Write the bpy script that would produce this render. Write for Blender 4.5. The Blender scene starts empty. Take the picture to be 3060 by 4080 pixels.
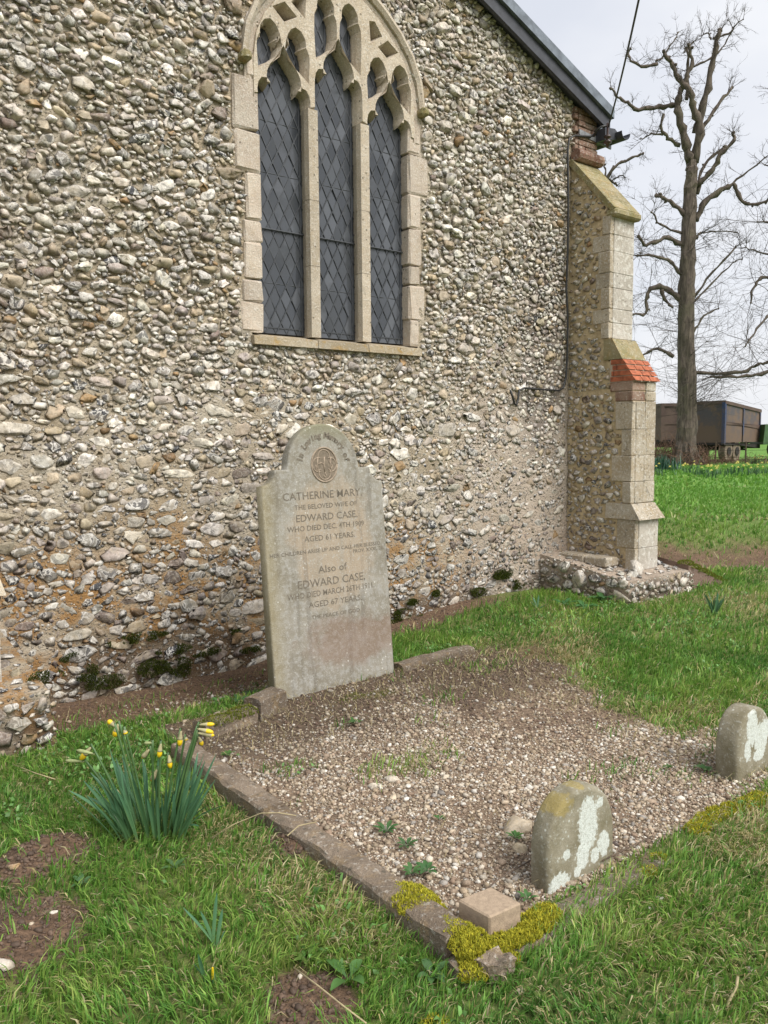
import bpy, bmesh, math, random
import numpy as np
from mathutils import Matrix, Vector
random.seed(7); rng = np.random.default_rng(7)
R = math.radians
scene = bpy.context.scene
COL = scene.collection

# ------------------------------------------------------------------ camera
F, P, RO, TH, H = 3200.0, R(5.2), R(.53), R(51.9), 1.6
cam_d = bpy.data.cameras.new('camera'); cam = bpy.data.objects.new('camera', cam_d); COL.objects.link(cam)
cam_d.sensor_fit = 'HORIZONTAL'; cam_d.sensor_width = 36; cam_d.lens = 36*F/3060
cam_d.clip_start = .05; cam_d.clip_end = 2000
cam.matrix_world = Matrix.Translation((0, 0, H)) @ Matrix.Rotation(TH-math.pi/2, 4, 'Z') @ Matrix.Rotation(math.pi/2-P, 4, 'X') @ Matrix.Rotation(-RO, 4, 'Z')
scene.camera = cam

# ------------------------------------------------------------------ sky, sun, exposure
SUN_EL, SUN_AZ = R(47), math.atan2(-.95, .18)      # direction towards the sun, angle from +X
world = bpy.data.worlds.new('World'); scene.world = world; world.use_nodes = True
nt = world.node_tree; nt.nodes.clear()
def N(t, kind, **kw):
    n = t.nodes.new(kind)
    for k, v in kw.items():
        if k.startswith('i_'): n.inputs[k[2:].replace('_', ' ')].default_value = v
        else: setattr(n, k, v)
    return n
sky = N(nt, 'ShaderNodeTexSky', sky_type='NISHITA', sun_disc=False, sun_elevation=SUN_EL, sun_rotation=math.pi/2-SUN_AZ, dust_density=4.0, air_density=1.0)
tc = N(nt, 'ShaderNodeTexCoord'); mp = N(nt, 'ShaderNodeMapping'); mp.inputs['Scale'].default_value = (1, 1, 2.2)
cl = N(nt, 'ShaderNodeTexNoise', i_Scale=2.3, i_Detail=5.0, i_Roughness=.5)
cr = N(nt, 'ShaderNodeMapRange'); cr.inputs[1].default_value = .3; cr.inputs[2].default_value = .7; cr.inputs[3].default_value = .80; cr.inputs[4].default_value = .98
cc = N(nt, 'ShaderNodeMapRange'); cc.inputs[1].default_value = .35; cc.inputs[2].default_value = .65; cc.inputs[3].default_value = 0; cc.inputs[4].default_value = 1
c2 = N(nt, 'ShaderNodeMix', data_type='RGBA'); c2.inputs['A'].default_value = (5.3, 5.45, 5.85, 1); c2.inputs['B'].default_value = (6.1, 6.15, 6.3, 1)
mx = N(nt, 'ShaderNodeMix', data_type='RGBA')
bg = N(nt, 'ShaderNodeBackground', i_Strength=.1); wo = N(nt, 'ShaderNodeOutputWorld')
L = nt.links.new
L(tc.outputs['Generated'], mp.inputs['Vector']); L(mp.outputs[0], cl.inputs['Vector'])
L(cl.outputs['Fac'], cr.inputs[0]); L(cl.outputs['Fac'], cc.inputs[0]); L(cc.outputs[0], c2.inputs['Factor'])
L(cr.outputs[0], mx.inputs['Factor']); L(sky.outputs[0], mx.inputs['A']); L(c2.outputs['Result'], mx.inputs['B'])
L(mx.outputs['Result'], bg.inputs['Color']); L(bg.outputs[0], wo.inputs[0])
sun_d = bpy.data.lights.new('sun', 'SUN'); sun_d.energy = 2.5; sun_d.angle = R(38); sun_d.color = (1, .96, .9)
sun = bpy.data.objects.new('sun', sun_d); COL.objects.link(sun)
sd = Vector((math.cos(SUN_EL)*math.cos(SUN_AZ), math.cos(SUN_EL)*math.sin(SUN_AZ), math.sin(SUN_EL)))
sun.rotation_euler = sd.to_track_quat('Z', 'Y').to_euler()
vs = scene.view_settings; vs.view_transform = 'Standard'; vs.look = 'None'; vs.gamma = 1; vs.use_curve_mapping = False; vs.exposure = .72

# ------------------------------------------------------------------ pixel -> place
def ray(px, py):
    X = (px-1530)/F; U = -(py-2040)/F
    x = X*math.cos(RO)+U*math.sin(RO); up = -X*math.sin(RO)+U*math.cos(RO)
    yy = math.cos(P)+up*math.sin(P); z = -math.sin(P)+up*math.cos(P)
    return np.array([yy*math.cos(TH)+x*math.sin(TH), yy*math.sin(TH)-x*math.cos(TH), z])
CAM = np.array([0, 0, H])
def on_y(px, py, y): d = ray(px, py); return CAM+d*(y/d[1])
def on_z(px, py, z=0.): d = ray(px, py); return CAM+d*((z-H)/d[2])
FW = np.array([math.cos(TH), math.sin(TH), 0]); RT = np.array([math.sin(TH), -math.cos(TH), 0])
def on_f(px, py, f): d = ray(px, py); return CAM+d*(f/(d@FW))

# ------------------------------------------------------------------ numpy noise
def vnoise(x, y, seed=0):
    x = np.asarray(x, float); y = np.asarray(y, float)
    xi = np.floor(x).astype(np.int64); yi = np.floor(y).astype(np.int64); fx = x-xi; fy = y-yi
    fx = fx*fx*(3-2*fx); fy = fy*fy*(3-2*fy)
    def h(a, b):
        n = (a*374761393+b*668265263+seed*1442695041) & 0xffffffff
        n = ((n ^ (n >> 13))*1274126177) & 0xffffffff
        return ((n ^ (n >> 16)) & 0xffff)/65535.
    return (h(xi, yi)*(1-fx)+h(xi+1, yi)*fx)*(1-fy)+(h(xi, yi+1)*(1-fx)+h(xi+1, yi+1)*fx)*fy
def fbm(x, y, s, seed=0, o=3):
    r = 0; a = .5; t = 0
    for i in range(o): r = r+a*vnoise(np.asarray(x)*s*2**i, np.asarray(y)*s*2**i, seed+i); t += a; a *= .5
    return r/t
def sst(a, b, x): t = np.clip((np.asarray(x, float)-a)/(b-a), 0, 1); return t*t*(3-2*t)

# ------------------------------------------------------------------ object helpers
def link(o, parent=None):
    COL.objects.link(o)
    if parent is not None:
        o.parent = parent; o.matrix_parent_inverse = Matrix.Identity(4)
        bl = parent.get('_base')
    return o
BASE = {}
def origin_of(o):
    return Vector(BASE.get(o.name, (0, 0, 0)))
def tag(o, label=None, cat=None, group=None, kind=None):
    if label: o['label'] = label
    if cat: o['category'] = cat
    if group: o['group'] = group
    if kind: o['kind'] = kind
    return o
def thing(name, base, label, cat, group=None):
    o = bpy.data.objects.new(name, None); COL.objects.link(o); o.location = base; BASE[o.name] = tuple(base)
    o.empty_display_size = .1
    return tag(o, label, cat, group)
def np_mesh(name, V, polys, col=None, smooth=False):
    V = np.asarray(V, np.float32); me = bpy.data.meshes.new(name)
    me.vertices.add(len(V)); me.vertices.foreach_set('co', V.ravel())
    polys = [np.asarray(p, np.int32) for p in polys if len(p)]
    loops = np.concatenate([p.ravel() for p in polys]); tot = np.concatenate([np.full(len(p), p.shape[1], np.int32) for p in polys])
    me.loops.add(len(loops)); me.loops.foreach_set('vertex_index', loops)
    me.polygons.add(len(tot)); st = np.zeros(len(tot), np.int32); st[1:] = np.cumsum(tot)[:-1]
    me.polygons.foreach_set('loop_start', st)
    if smooth: me.polygons.foreach_set('use_smooth', np.ones(len(tot), bool))
    me.update(calc_edges=True)
    if col is not None:
        a = me.color_attributes.new('col', 'FLOAT_COLOR', 'POINT'); a.data.foreach_set('color', np.asarray(col, np.float32).ravel())
    return me
def place(me, name, mat, parent=None, base=None):
    """vertices are in world metres; base moves the object's origin there; children sit at the parent's origin"""
    o = bpy.data.objects.new(name, me)
    if mat is not None: me.materials.clear(); me.materials.append(mat)
    COL.objects.link(o)
    if parent is not None:
        b = origin_of(parent); me.transform(Matrix.Translation(-b)); o.parent = parent; BASE[o.name] = tuple(b)
    elif base is not None:
        me.transform(Matrix.Translation(-Vector(base))); o.location = base; BASE[o.name] = tuple(base)
    return o
class MB:
    def __init__(s): s.v = []; s.f = []; s.c = []
    def add(s, V, Fs, col=None):
        n = len(s.v); s.v.extend([tuple(map(float, p)) for p in V]); s.f.extend([tuple(i+n for i in f) for f in Fs])
        if col is not None: s.c.extend([tuple(col)]*len(V))
    def box(s, p0, p1, M=None, col=None):
        (a, b, c), (d, e, f) = p0, p1
        V = [(a, b, c), (d, b, c), (d, e, c), (a, e, c), (a, b, f), (d, b, f), (d, e, f), (a, e, f)]
        if M is not None: V = [M @ Vector(q) for q in V]
        s.add(V, [(0, 3, 2, 1), (4, 5, 6, 7), (0, 1, 5, 4), (1, 2, 6, 5), (2, 3, 7, 6), (3, 0, 4, 7)], col)
    def hexa(s, q0, q1, col=None):
        s.add(list(q0)+list(q1), [(3, 2, 1, 0), (4, 5, 6, 7), (0, 1, 5, 4), (1, 2, 6, 5), (2, 3, 7, 6), (3, 0, 4, 7)], col)
    def prism(s, poly, d0, d1, fr, col=None):
        """poly in 2D, fr(u,v,d)->world"""
        n = len(poly); V = [fr(u, v, d0) for u, v in poly]+[fr(u, v, d1) for u, v in poly]
        s.add(V, [tuple(range(n))[::-1], tuple(range(n, 2*n))]+[(i, (i+1) % n, n+(i+1) % n, n+i) for i in range(n)], col)
    def tube(s, pts, rad, n=6, col=None, cap=True):
        pts = [np.asarray(p, float) for p in pts]; m = len(pts); b = len(s.v)
        if np.isscalar(rad): rad = [rad]*m
        prev = None; V = []
        for i, p in enumerate(pts):
            t = pts[min(i+1, m-1)]-pts[max(i-1, 0)]; l = np.linalg.norm(t); t = t/l if l > 1e-9 else np.array([0, 0, 1.])
            if prev is None:
                a = np.array([0, 0, 1.]) if abs(t[2]) < .9 else np.array([1., 0, 0]); u = np.cross(t, a)
            else: u = prev-t*(prev@t)
            l = np.linalg.norm(u); u = u/l if l > 1e-9 else np.array([1., 0, 0]); prev = u; w = np.cross(t, u)
            for k in range(n):
                an = 2*math.pi*k/n; V.append(p+(u*math.cos(an)+w*math.sin(an))*rad[i])
        Fs = [(i*n+k, i*n+(k+1) % n, (i+1)*n+(k+1) % n, (i+1)*n+k) for i in range(m-1) for k in range(n)]
        if cap: Fs += [tuple(range(n))[::-1], tuple((m-1)*n+k for k in range(n))]
        s.add(V, Fs, col)
    def mesh(s, name, smooth=False):
        me = bpy.data.meshes.new(name); me.from_pydata(s.v, [], s.f); me.update()
        if smooth: me.polygons.foreach_set('use_smooth', [True]*len(me.polygons))
        if s.c and len(s.c) == len(s.v):
            a = me.color_attributes.new('col', 'FLOAT_COLOR', 'POINT'); a.data.foreach_set('color', np.array([(*c, 1)[:4] for c in s.c], np.float32).ravel())
        return me
    def build(s, name, mat, parent=None, base=None, smooth=False): return place(s.mesh(name, smooth), name, mat, parent, base)
def block_mesh(name, p0, p1, bev=.006, jit=.003, M=None, cuts=0):
    """a stone block: bevelled, slightly uneven"""
    bm = bmesh.new(); bmesh.ops.create_cube(bm, size=1)
    p0 = Vector(p0); p1 = Vector(p1)
    for v in bm.verts: v.co = Vector([(p0[i]+p1[i])/2+v.co[i]*(p1[i]-p0[i]) for i in range(3)])
    if cuts: bmesh.ops.subdivide_edges(bm, edges=bm.edges[:], cuts=cuts, use_grid_fill=True)
    else: bmesh.ops.bevel(bm, geom=bm.edges[:]+bm.verts[:], offset=bev, segments=1, affect='EDGES', clamp_overlap=True)
    for v in bm.verts: v.co += Vector([random.uniform(-jit, jit) for _ in range(3)])
    if M is not None: bmesh.ops.transform(bm, matrix=M, verts=bm.verts)
    me = bpy.data.meshes.new(name); bm.to_mesh(me); bm.free(); return me
def block(name, p0, p1, mat, parent=None, base=None, **k): return place(block_mesh(name, p0, p1, **k), name, mat, parent, base)

# ------------------------------------------------------------------ materials
def material(name):
    m = bpy.data.materials.new(name); m.use_nodes = True; t = m.node_tree; b = t.nodes['Principled BSDF']; return m, t, b
def noi(t, scale, detail=4, rough=.55, vec=None, dist=0):
    n = N(t, 'ShaderNodeTexNoise', i_Scale=float(scale), i_Detail=float(detail), i_Roughness=rough, i_Distortion=float(dist))
    if vec is not None: t.links.new(vec, n.inputs['Vector'])
    return n.outputs['Fac']
def ramp(t, src, a, b, lo=0., hi=1.):
    n = N(t, 'ShaderNodeMapRange', interpolation_type='SMOOTHSTEP')
    for i, v in enumerate((a, b, lo, hi)): n.inputs[i+1].default_value = v
    t.links.new(src, n.inputs[0]); return n.outputs[0]
def mixc(t, fac, a, b, mode='MIX'):
    n = N(t, 'ShaderNodeMix', data_type='RGBA', blend_type=mode)
    for k, v in (('Factor', fac), ('A', a), ('B', b)):
        if isinstance(v, (tuple, list)): n.inputs[k].default_value = (*v, 1)[:4]
        elif isinstance(v, (int, float)): n.inputs[k].default_value = v
        else: t.links.new(v, n.inputs[k])
    return n.outputs['Result']
def mth(t, op, a, b=None):
    n = N(t, 'ShaderNodeMath', operation=op)
    for i, v in enumerate((a, b)):
        if v is None: continue
        if isinstance(v, (int, float)): n.inputs[i].default_value = v
        else: t.links.new(v, n.inputs[i])
    return n.outputs[0]
def bump(t, b, h, strength=.5, dist=.01):
    n = N(t, 'ShaderNodeBump', i_Strength=strength, i_Distance=dist); t.links.new(h, n.inputs['Height']); t.links.new(n.outputs[0], b.inputs['Normal'])
def gpos(t): return N(t, 'ShaderNodeNewGeometry').outputs['Position']
def opos(t): return N(t, 'ShaderNodeTexCoord').outputs['Object']
def attr(t): return N(t, 'ShaderNodeAttribute', attribute_name='col')
def blob(t, pos, cx, cy, cz, rx, ry, rz, wob=.25, nsc=8, soft=.25):
    """soft-edged stain with a wobbly outline round a place"""
    s = N(t, 'ShaderNodeVectorMath', operation='SUBTRACT'); t.links.new(pos, s.inputs[0]); s.inputs[1].default_value = (cx, cy, cz)
    d = N(t, 'ShaderNodeVectorMath', operation='DIVIDE'); t.links.new(s.outputs[0], d.inputs[0]); d.inputs[1].default_value = (rx, ry, rz)
    l = N(t, 'ShaderNodeVectorMath', operation='LENGTH'); t.links.new(d.outputs[0], l.inputs[0])
    n = noi(t, nsc, 4, .6, pos); w = mth(t, 'MULTIPLY', mth(t, 'SUBTRACT', n, .5), wob*4)
    return ramp(t, mth(t, 'ADD', l.outputs['Value'], w), 1+soft, 1-soft)
def simple(name, col, rough=.7, var=.25, scale=20, metal=0, bmp=.2, col2=None, spec=.5):
    m, t, b = material(name); p = gpos(t); n = noi(t, scale, 5, .6, p)
    c2 = col2 or tuple(c*(1-var) for c in col); c1 = tuple(min(1, c*(1+var*.5)) for c in col)
    t.links.new(mixc(t, ramp(t, n, .3, .7), c2, c1), b.inputs['Base Color']); b.inputs['Roughness'].default_value = rough; b.inputs['Metallic'].default_value = metal
    b.inputs['Specular IOR Level'].default_value = spec
    if bmp: bump(t, b, noi(t, scale*4, 4, .6, p), bmp, .01)
    return m
def stone_mat(name, use_obj):
    m, t, b = material(name); p = gpos(t)
    if use_obj:
        oi = N(t, 'ShaderNodeObjectInfo'); c, al = oi.outputs['Color'], oi.outputs['Alpha']
    else:
        a = attr(t); c, al = a.outputs['Color'], a.outputs['Alpha']
    n1 = noi(t, 22, 6, .7, p); n2 = noi(t, 15, 4, .55, p, 1.2); n3 = noi(t, 130, 4, .65, p); n5 = noi(t, 9, 5, .65, p)
    c1 = mixc(t, 1., c, mixc(t, ramp(t, n1, .28, .72), (.55, .53, .50), (1.28, 1.26, 1.22)), 'MULTIPLY')
    dk = mth(t, 'MULTIPLY', ramp(t, n2, .53, .57), al)
    c2_ = mixc(t, dk, c1, (.05, .052, .06))
    rim = mth(t, 'MULTIPLY', mth(t, 'MULTIPLY', ramp(t, n2, .45, .52), ramp(t, n2, .565, .53)), al)
    c3 = mixc(t, rim, c2_, (.70, .68, .64))
    c3 = mixc(t, mth(t, 'MULTIPLY', ramp(t, n5, .50, .64), .45), c3, (.44, .37, .27))
    c4 = mixc(t, mth(t, 'MULTIPLY', ramp(t, n3, .58, .68), .55), c3, (.64, .62, .57))
    c5 = mixc(t, mth(t, 'MULTIPLY', ramp(t, n3, .42, .32), .5), c4, (.10, .088, .07))
    t.links.new(c5, b.inputs['Base Color']); b.inputs['Roughness'].default_value = .72
    bump(t, b, mth(t, 'ADD', n1, mth(t, 'MULTIPLY', n3, .4)), .55, .012); return m
def mortar_mat():
    m, t, b = material('lime_mortar'); p = gpos(t); sx = N(t, 'ShaderNodeSeparateXYZ'); t.links.new(p, sx.inputs[0]); X, Z = sx.outputs['X'], sx.outputs['Z']
    n1 = noi(t, 1.6, 5, .6, p); n2 = noi(t, 60, 4, .65, p); n3 = noi(t, 6, 4, .6, p)
    c = mixc(t, ramp(t, n1, .35, .65), (.39, .32, .225), (.47, .415, .33))
    c = mixc(t, mth(t, 'MULTIPLY', ramp(t, n3, .5, .72), .6), c, (.26, .20, .125))
    low = mth(t, 'ADD', Z, mth(t, 'MULTIPLY', mth(t, 'SUBTRACT', n1, .5), 1.2))
    och = mth(t, 'MULTIPLY', ramp(t, low, 1.15, .55), ramp(t, n3, .35, .6))
    c = mixc(t, och, c, (.34, .19, .07))
    pink = mth(t, 'MULTIPLY', ramp(t, X, 4.6, 5.6), ramp(t, low, 2.3, 1.7)); c = mixc(t, mth(t, 'MULTIPLY', pink, .8), c, (.47, .395, .325))
    damp = blob(t, p, 6.25, 5.4, 2.55, .42, .6, 1.0, .3, 3, .4); c = mixc(t, mth(t, 'MULTIPLY', damp, .75), c, (.13, .105, .095))
    c = mixc(t, mth(t, 'MULTIPLY', ramp(t, low, .28, -.05), .8), c, (.085, .06, .04))
    vo = N(t, 'ShaderNodeTexVoronoi', i_Scale=46.); t.links.new(p, vo.inputs['Vector']); vs_ = N(t, 'ShaderNodeSeparateColor'); t.links.new(vo.outputs['Color'], vs_.inputs[0]); grit = mth(t, 'MULTIPLY', ramp(t, vo.outputs['Distance'], .42, .25), ramp(t, vs_.outputs[0], .45, .5))
    c = mixc(t, mth(t, 'MULTIPLY', grit, .75), c, mixc(t, vs_.outputs[1], (.24, .20, .16), (.60, .555, .48)))
    c = mixc(t, ramp(t, n2, .38, .28), c, (.11, .085, .055)); c = mixc(t, mth(t, 'MULTIPLY', ramp(t, n2, .60, .70), .7), c, (.54, .50, .43))
    t.links.new(c, b.inputs['Base Color']); b.inputs['Roughness'].default_value = .95
    bump(t, b, mth(t, 'ADD', mth(t, 'ADD', n2, n3), grit), 1.0, .022); return m
def ashlar_mat(name, c1, c2, lich=.35, dark=.3, yell=.0, lsc=45):
    m, t, b = material(name); p = gpos(t); n1 = noi(t, 5, 5, .6, p); n2 = noi(t, lsc, 4, .6, p); n3 = noi(t, 160, 3, .6, p); n4 = noi(t, 14, 4, .6, p)
    oi = N(t, 'ShaderNodeObjectInfo').outputs['Random']
    c = mixc(t, ramp(t, n1, .3, .7), c1, c2)
    c = mixc(t, 1., c, mixc(t, oi, (.86, .85, .84), (1.12, 1.1, 1.08)), 'MULTIPLY')
    if yell: c = mixc(t, mth(t, 'MULTIPLY', ramp(t, n4, .5, .66), yell), c, (.36, .23, .07))
    c = mixc(t, mth(t, 'MULTIPLY', ramp(t, n2, .58-lich*.12, .70-lich*.12), lich), c, (.66, .645, .60))
    c = mixc(t, mth(t, 'MULTIPLY', ramp(t, n4, .40, .30), dark), c, (.09, .08, .06)); c = mixc(t, mth(t, 'MULTIPLY', ramp(t, n3, .38, .30), .4), c, (.11, .095, .07))
    vo = N(t, 'ShaderNodeTexVoronoi', i_Scale=30.); t.links.new(p, vo.inputs['Vector']); vs_ = N(t, 'ShaderNodeSeparateColor'); t.links.new(vo.outputs['Color'], vs_.inputs[0])
    dot = mth(t, 'MULTIPLY', ramp(t, mth(t, 'ADD', vo.outputs['Distance'], mth(t, 'MULTIPLY', n3, .3)), .46, .34), ramp(t, vs_.outputs[0], 1-dark*.75, 1-dark*.6)); c = mixc(t, mth(t, 'MULTIPLY', dot, .75), c, (.085, .075, .055))
    c = mixc(t, 1., c, mixc(t, ramp(t, n3, .3, .7), (.8, .79, .78), (1.16, 1.16, 1.15)), 'MULTIPLY')
    t.links.new(c, b.inputs['Base Color']); b.inputs['Roughness'].default_value = .9; bump(t, b, mth(t, 'ADD', mth(t, 'ADD', n2, n3), n4), .65, .012); return m
M = {}
M['flint'] = stone_mat('flint_single', True); M['rubble'] = stone_mat('flint_mass', False); M['mortar'] = mortar_mat()
M['ashlar'] = ashlar_mat('window_stone', (.47, .395, .325), (.56, .495, .42), .5, .12, .12, 70)
M['sill'] = ashlar_mat('sill_stone', (.34, .28, .19), (.42, .37, .28), .35, .15, .75, 60)
M['tracery'] = ashlar_mat('tracery_stone', (.42, .36, .28), (.52, .46, .375), .45, .25, .12, 60)
M['quoin'] = ashlar_mat('buttress_stone', (.385, .325, .24), (.49, .44, .36), .5, .5, .2, 40)
M['white_stone'] = ashlar_mat('lichened_stone', (.42, .385, .33), (.52, .49, .445), .7, .2, 0, 22)
M['mossy_stone'] = ashlar_mat('weathering_stone', (.22, .20, .085), (.36, .31, .19), .3, .4, .4, 40)
M['kerb'] = ashlar_mat('kerb_stone', (.13, .10, .072), (.23, .185, .14), .3, .45, .2, 50)
M['lead_light'] = simple('window_lead', (.055, .06, .068), .55, .3, 40, .3, .1)
M['verge'] = simple('dark_fascia', (.045, .048, .06), .5, .3, 14, 0, .1)
M['sheet_lead'] = simple('sheet_lead', (.17, .195, .23), .5, .35, 9, .35, .15)
M['black_cable'] = simple('black_cable', (.018, .018, .018), .5, .2, 30, 0, 0)
M['steel'] = simple('galvanised_steel', (.27, .28, .29), .5, .3, 25, .6, .1)
M['ceramic'] = simple('brown_insulator', (.05, .03, .025), .25, .3, 25, 0, 0)
M['new_brick'] = simple('new_brick', (.38, .115, .055), .9, .45, 22, 0, .4)
M['old_brick'] = ashlar_mat('old_brick', (.20, .10, .07), (.33, .24, .185), .35, .4, 0, 40)
M['joint'] = simple('brick_mortar', (.48, .40, .31), .95, .2, 40)
def glass_mat():
    m, t, b = material('leaded_glass'); p = gpos(t); oi = N(t, 'ShaderNodeObjectInfo').outputs['Random']; n = noi(t, 3, 4, .6, p)
    c = mixc(t, oi, (.035, .04, .048), (.095, .103, .118)); c = mixc(t, ramp(t, n, .5, .7), c, (.05, .055, .062))
    t.links.new(c, b.inputs['Base Color']); b.inputs['Roughness'].default_value = .12; b.inputs['IOR'].default_value = 1.5; b.inputs['Specular IOR Level'].default_value = .6
    bump(t, b, noi(t, 14, 2, .5, p), .12, .01); return m
M['glass'] = glass_mat()

# ------------------------------------------------------------------ ground: one sheet
MOLE = [(0.80, 3.10, .17, .11), (.50, 2.66, .26, .08), (1.60, 2.62, .10, .035), (1.17, 1.84, .13, .015)]
PX = [1.70, 2.07, 3.13, 3.6, 4.3]; PXR = [3.80, 3.85, 4.0, 4.4, 4.35]
def f_l(x, y): return x*FW[0]+y*FW[1], x*RT[0]+y*RT[1]
def plot_mask(x, y):
    xr = np.interp(y, PX, PXR); e = .10*(fbm(x, y, 4, 5)-.5)*2
    return sst(1.66, 1.70, x)*sst(xr+.12+e*2.5, xr-.12+e*2.5, x)*sst(1.70, 1.73, y)*sst(4.28, 4.20, y)
def soil_mask(x, y):
    e = (fbm(x, y, 3, 11)-.5)*.5+(fbm(x, y, 14, 12)-.5)*.35; f, l = f_l(x, y)
    m = sst(4.42, 4.55, y+e*.5)*sst(3.3, 2.7, x+e)*sst(1.15, 1.25, x)
    m = np.maximum(m, sst(4.95, 5.1, y+e*.5)*sst(5.9, 5.2, x+e))
    m = np.maximum(m, sst(9.1, 9.5, f+e*1.2)*sst(12.3, 11.6, f-e*1.5)*sst(2.6, 3.0, l))
    m = np.maximum(m, sst(.36, .2, np.hypot((x-4.15)*.6, (y-3.85)*1.0)+e*.3)*.85)
    for cx, cy, r, h in MOLE: m = np.maximum(m, sst(r*1.12, r*.85, np.hypot(x-cx, (y-cy))+e*.30))
    return m
def ground_z(x, y):
    x = np.asarray(x, float); y = np.asarray(y, float); f, l = f_l(x, y)
    near = sst(60, 12, f)
    z = .05*(fbm(x, y, .9, 3)-.5)*near+.018*(fbm(x, y, 5, 9)-.5)*near
    z = z-.13*sst(4.35, 4.8, y)*sst(3.9, 2.7, x)*sst(.2, 1.3, x)
    z = z+.07*sst(4.2, 5.2, x)*sst(3.0, 4.2, y)*near
    z = z-.28*sst(9.0, 10.0, f)*sst(12.6, 11.3, f)*sst(2.3, 3.2, l)
    z = z+.12*sst(12.2, 13.2, f)*sst(40, 15, f)*sst(2.3, 3.2, l)
    for i, (cx, cy, r, h) in enumerate(MOLE):
        d = np.hypot(x-cx, y-cy)/r; z = z+h*np.exp(-(d*1.1)**2)
        if i == 0: z = z-.09*np.exp(-(np.hypot(x-cx-.02, y-cy+.03)/(r*.42))**2)
    pm = plot_mask(x, y); z = z*(1-pm*.7)+.012*pm
    return z
gx = np.concatenate([-np.geomspace(400, 2.2, 26), np.arange(-2, 0, .12), np.arange(0, 6.6, .03), np.arange(6.6, 14, .12), np.geomspace(14.3, 700, 44)])
gy = np.concatenate([-np.geomspace(400, 2.2, 26), np.arange(-2, .6, .12), np.arange(.6, 5.5, .03), np.arange(5.5, 14, .12), np.geomspace(14.3, 700, 44)])
GX, GY = np.meshgrid(gx, gy, indexing='ij'); GZ = ground_z(GX, GY)
nx, ny = len(gx), len(gy); idx = np.arange(nx*ny).reshape(nx, ny)
Q = np.stack([idx[:-1, :-1], idx[1:, :-1], idx[1:, 1:], idx[:-1, 1:]], -1).reshape(-1, 4)
sm = soil_mask(GX, GY)[..., None]; pm = plot_mask(GX, GY)[..., None]
lush = fbm(GX, GY, .8, 21)[..., None]
gc = np.array([.17, .18, .065])*(1-lush)+np.array([.12, .18, .05])*lush
fard = sst(9, 25, GX*FW[0]+GY*FW[1])[..., None]; gc = gc*(1-fard)+np.array([.12, .25, .045])*(.8+.4*lush)*fard
gc = gc*(1-sm)+np.array([.15, .10, .068])*(.75+.5*fbm(GX, GY, 6, 31)[..., None])*sm
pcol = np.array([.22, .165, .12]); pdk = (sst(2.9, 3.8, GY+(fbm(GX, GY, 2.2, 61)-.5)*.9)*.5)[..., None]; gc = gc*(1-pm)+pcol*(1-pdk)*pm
gcol = np.concatenate([gc, np.ones_like(gc[..., :1])], -1)
def ground_mat():
    m, t, b = material('ground_soil'); p = gpos(t); c = attr(t).outputs['Color']; n = noi(t, 45, 5, .65, p); n2 = noi(t, 4, 4, .6, p)
    c = mixc(t, 1., c, mixc(t, ramp(t, n, .3, .7), (.55, .55, .55), (1.35, 1.3, 1.25)), 'MULTIPLY'); c = mixc(t, 1., c, mixc(t, n2, (.8, .8, .8), (1.2, 1.2, 1.2)), 'MULTIPLY')
    t.links.new(c, b.inputs['Base Color']); b.inputs['Roughness'].default_value = .95; b.inputs['Specular IOR Level'].default_value = .2
    bump(t, b, n, .9, .02); return m
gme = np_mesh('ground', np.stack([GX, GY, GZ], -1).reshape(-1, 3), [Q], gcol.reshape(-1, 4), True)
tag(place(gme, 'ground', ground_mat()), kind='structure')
def gz(x, y): return float(ground_z(np.array([x]), np.array([y]))[0])

# ------------------------------------------------------------------ the church
church = thing('church', (3.81, 5.4, 0), 'flint church gable with a three-light traceried window and stepped corner buttresses', 'church')
WY = 5.4; CX = 3.814
def gable(x): return np.minimum(4.86+(7.0-np.asarray(x))*.387, 4.86+(np.asarray(x)-.63)*.387)
ARCH = [(-.73, 4.10), (-.73, 4.36), (-.70, 4.55), (-.63, 4.70), (-.52, 4.83), (-.37, 4.955), (-.2, 5.06), (0, 5.15)]
ARCH = ARCH+[(-x, z) for x, z in ARCH[-2::-1]]
arch_in = [(CX+x, z) for x, z in ARCH]
def arch_off(d):
    o = []
    for i, (x, z) in enumerate(arch_in):
        a = arch_in[max(i-1, 0)]; b = arch_in[min(i+1, len(arch_in)-1)]; tx, tz = b[0]-a[0], b[1]-a[1]; l = math.hypot(tx, tz); o.append((x-tz/l*d, z+tx/l*d))
    return o
def arch_h(x):  # arch intrados height over x
    xs = [p[0] for p in arch_in]; zs = [p[1] for p in arch_in]
    xs = np.array(xs)+np.arange(len(xs))*1e-6; return np.interp(x, xs, zs, left=0, right=0)
# mortar bed, a rough sheet with the window cut out
ux = np.arange(.3, 7.051, .03); vz = np.arange(-.5, 5.95, .03); UX, VZ = np.meshgrid(ux, vz, indexing='ij')
def swell(u, v): return .035*(fbm(u, v, 1.2, 41)-.5)
rough = swell(UX, VZ)+.026*(fbm(UX, VZ, 9, 42)-.5)-.006*sst(1.6, 2.8, VZ)*(1-sst(5.0, 5.8, UX)*sst(3.2, 2.4, VZ))
zz = np.minimum(VZ, gable(UX)+.05)
ii = np.arange(UX.size).reshape(UX.shape); q = np.stack([ii[:-1, :-1], ii[1:, :-1], ii[1:, 1:], ii[:-1, 1:]], -1).reshape(-1, 4)
cxm = (UX[:-1, :-1]+.015).ravel(); czm = (VZ[:-1, :-1]+.015).ravel()
inwin = (cxm > 3.0) & (cxm < 4.62) & (czm > 2.36) & (czm < arch_h(np.clip(cxm, 3.09, 4.54))+.05)
keep = ~inwin & (czm < gable(cxm)+.05)
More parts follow.
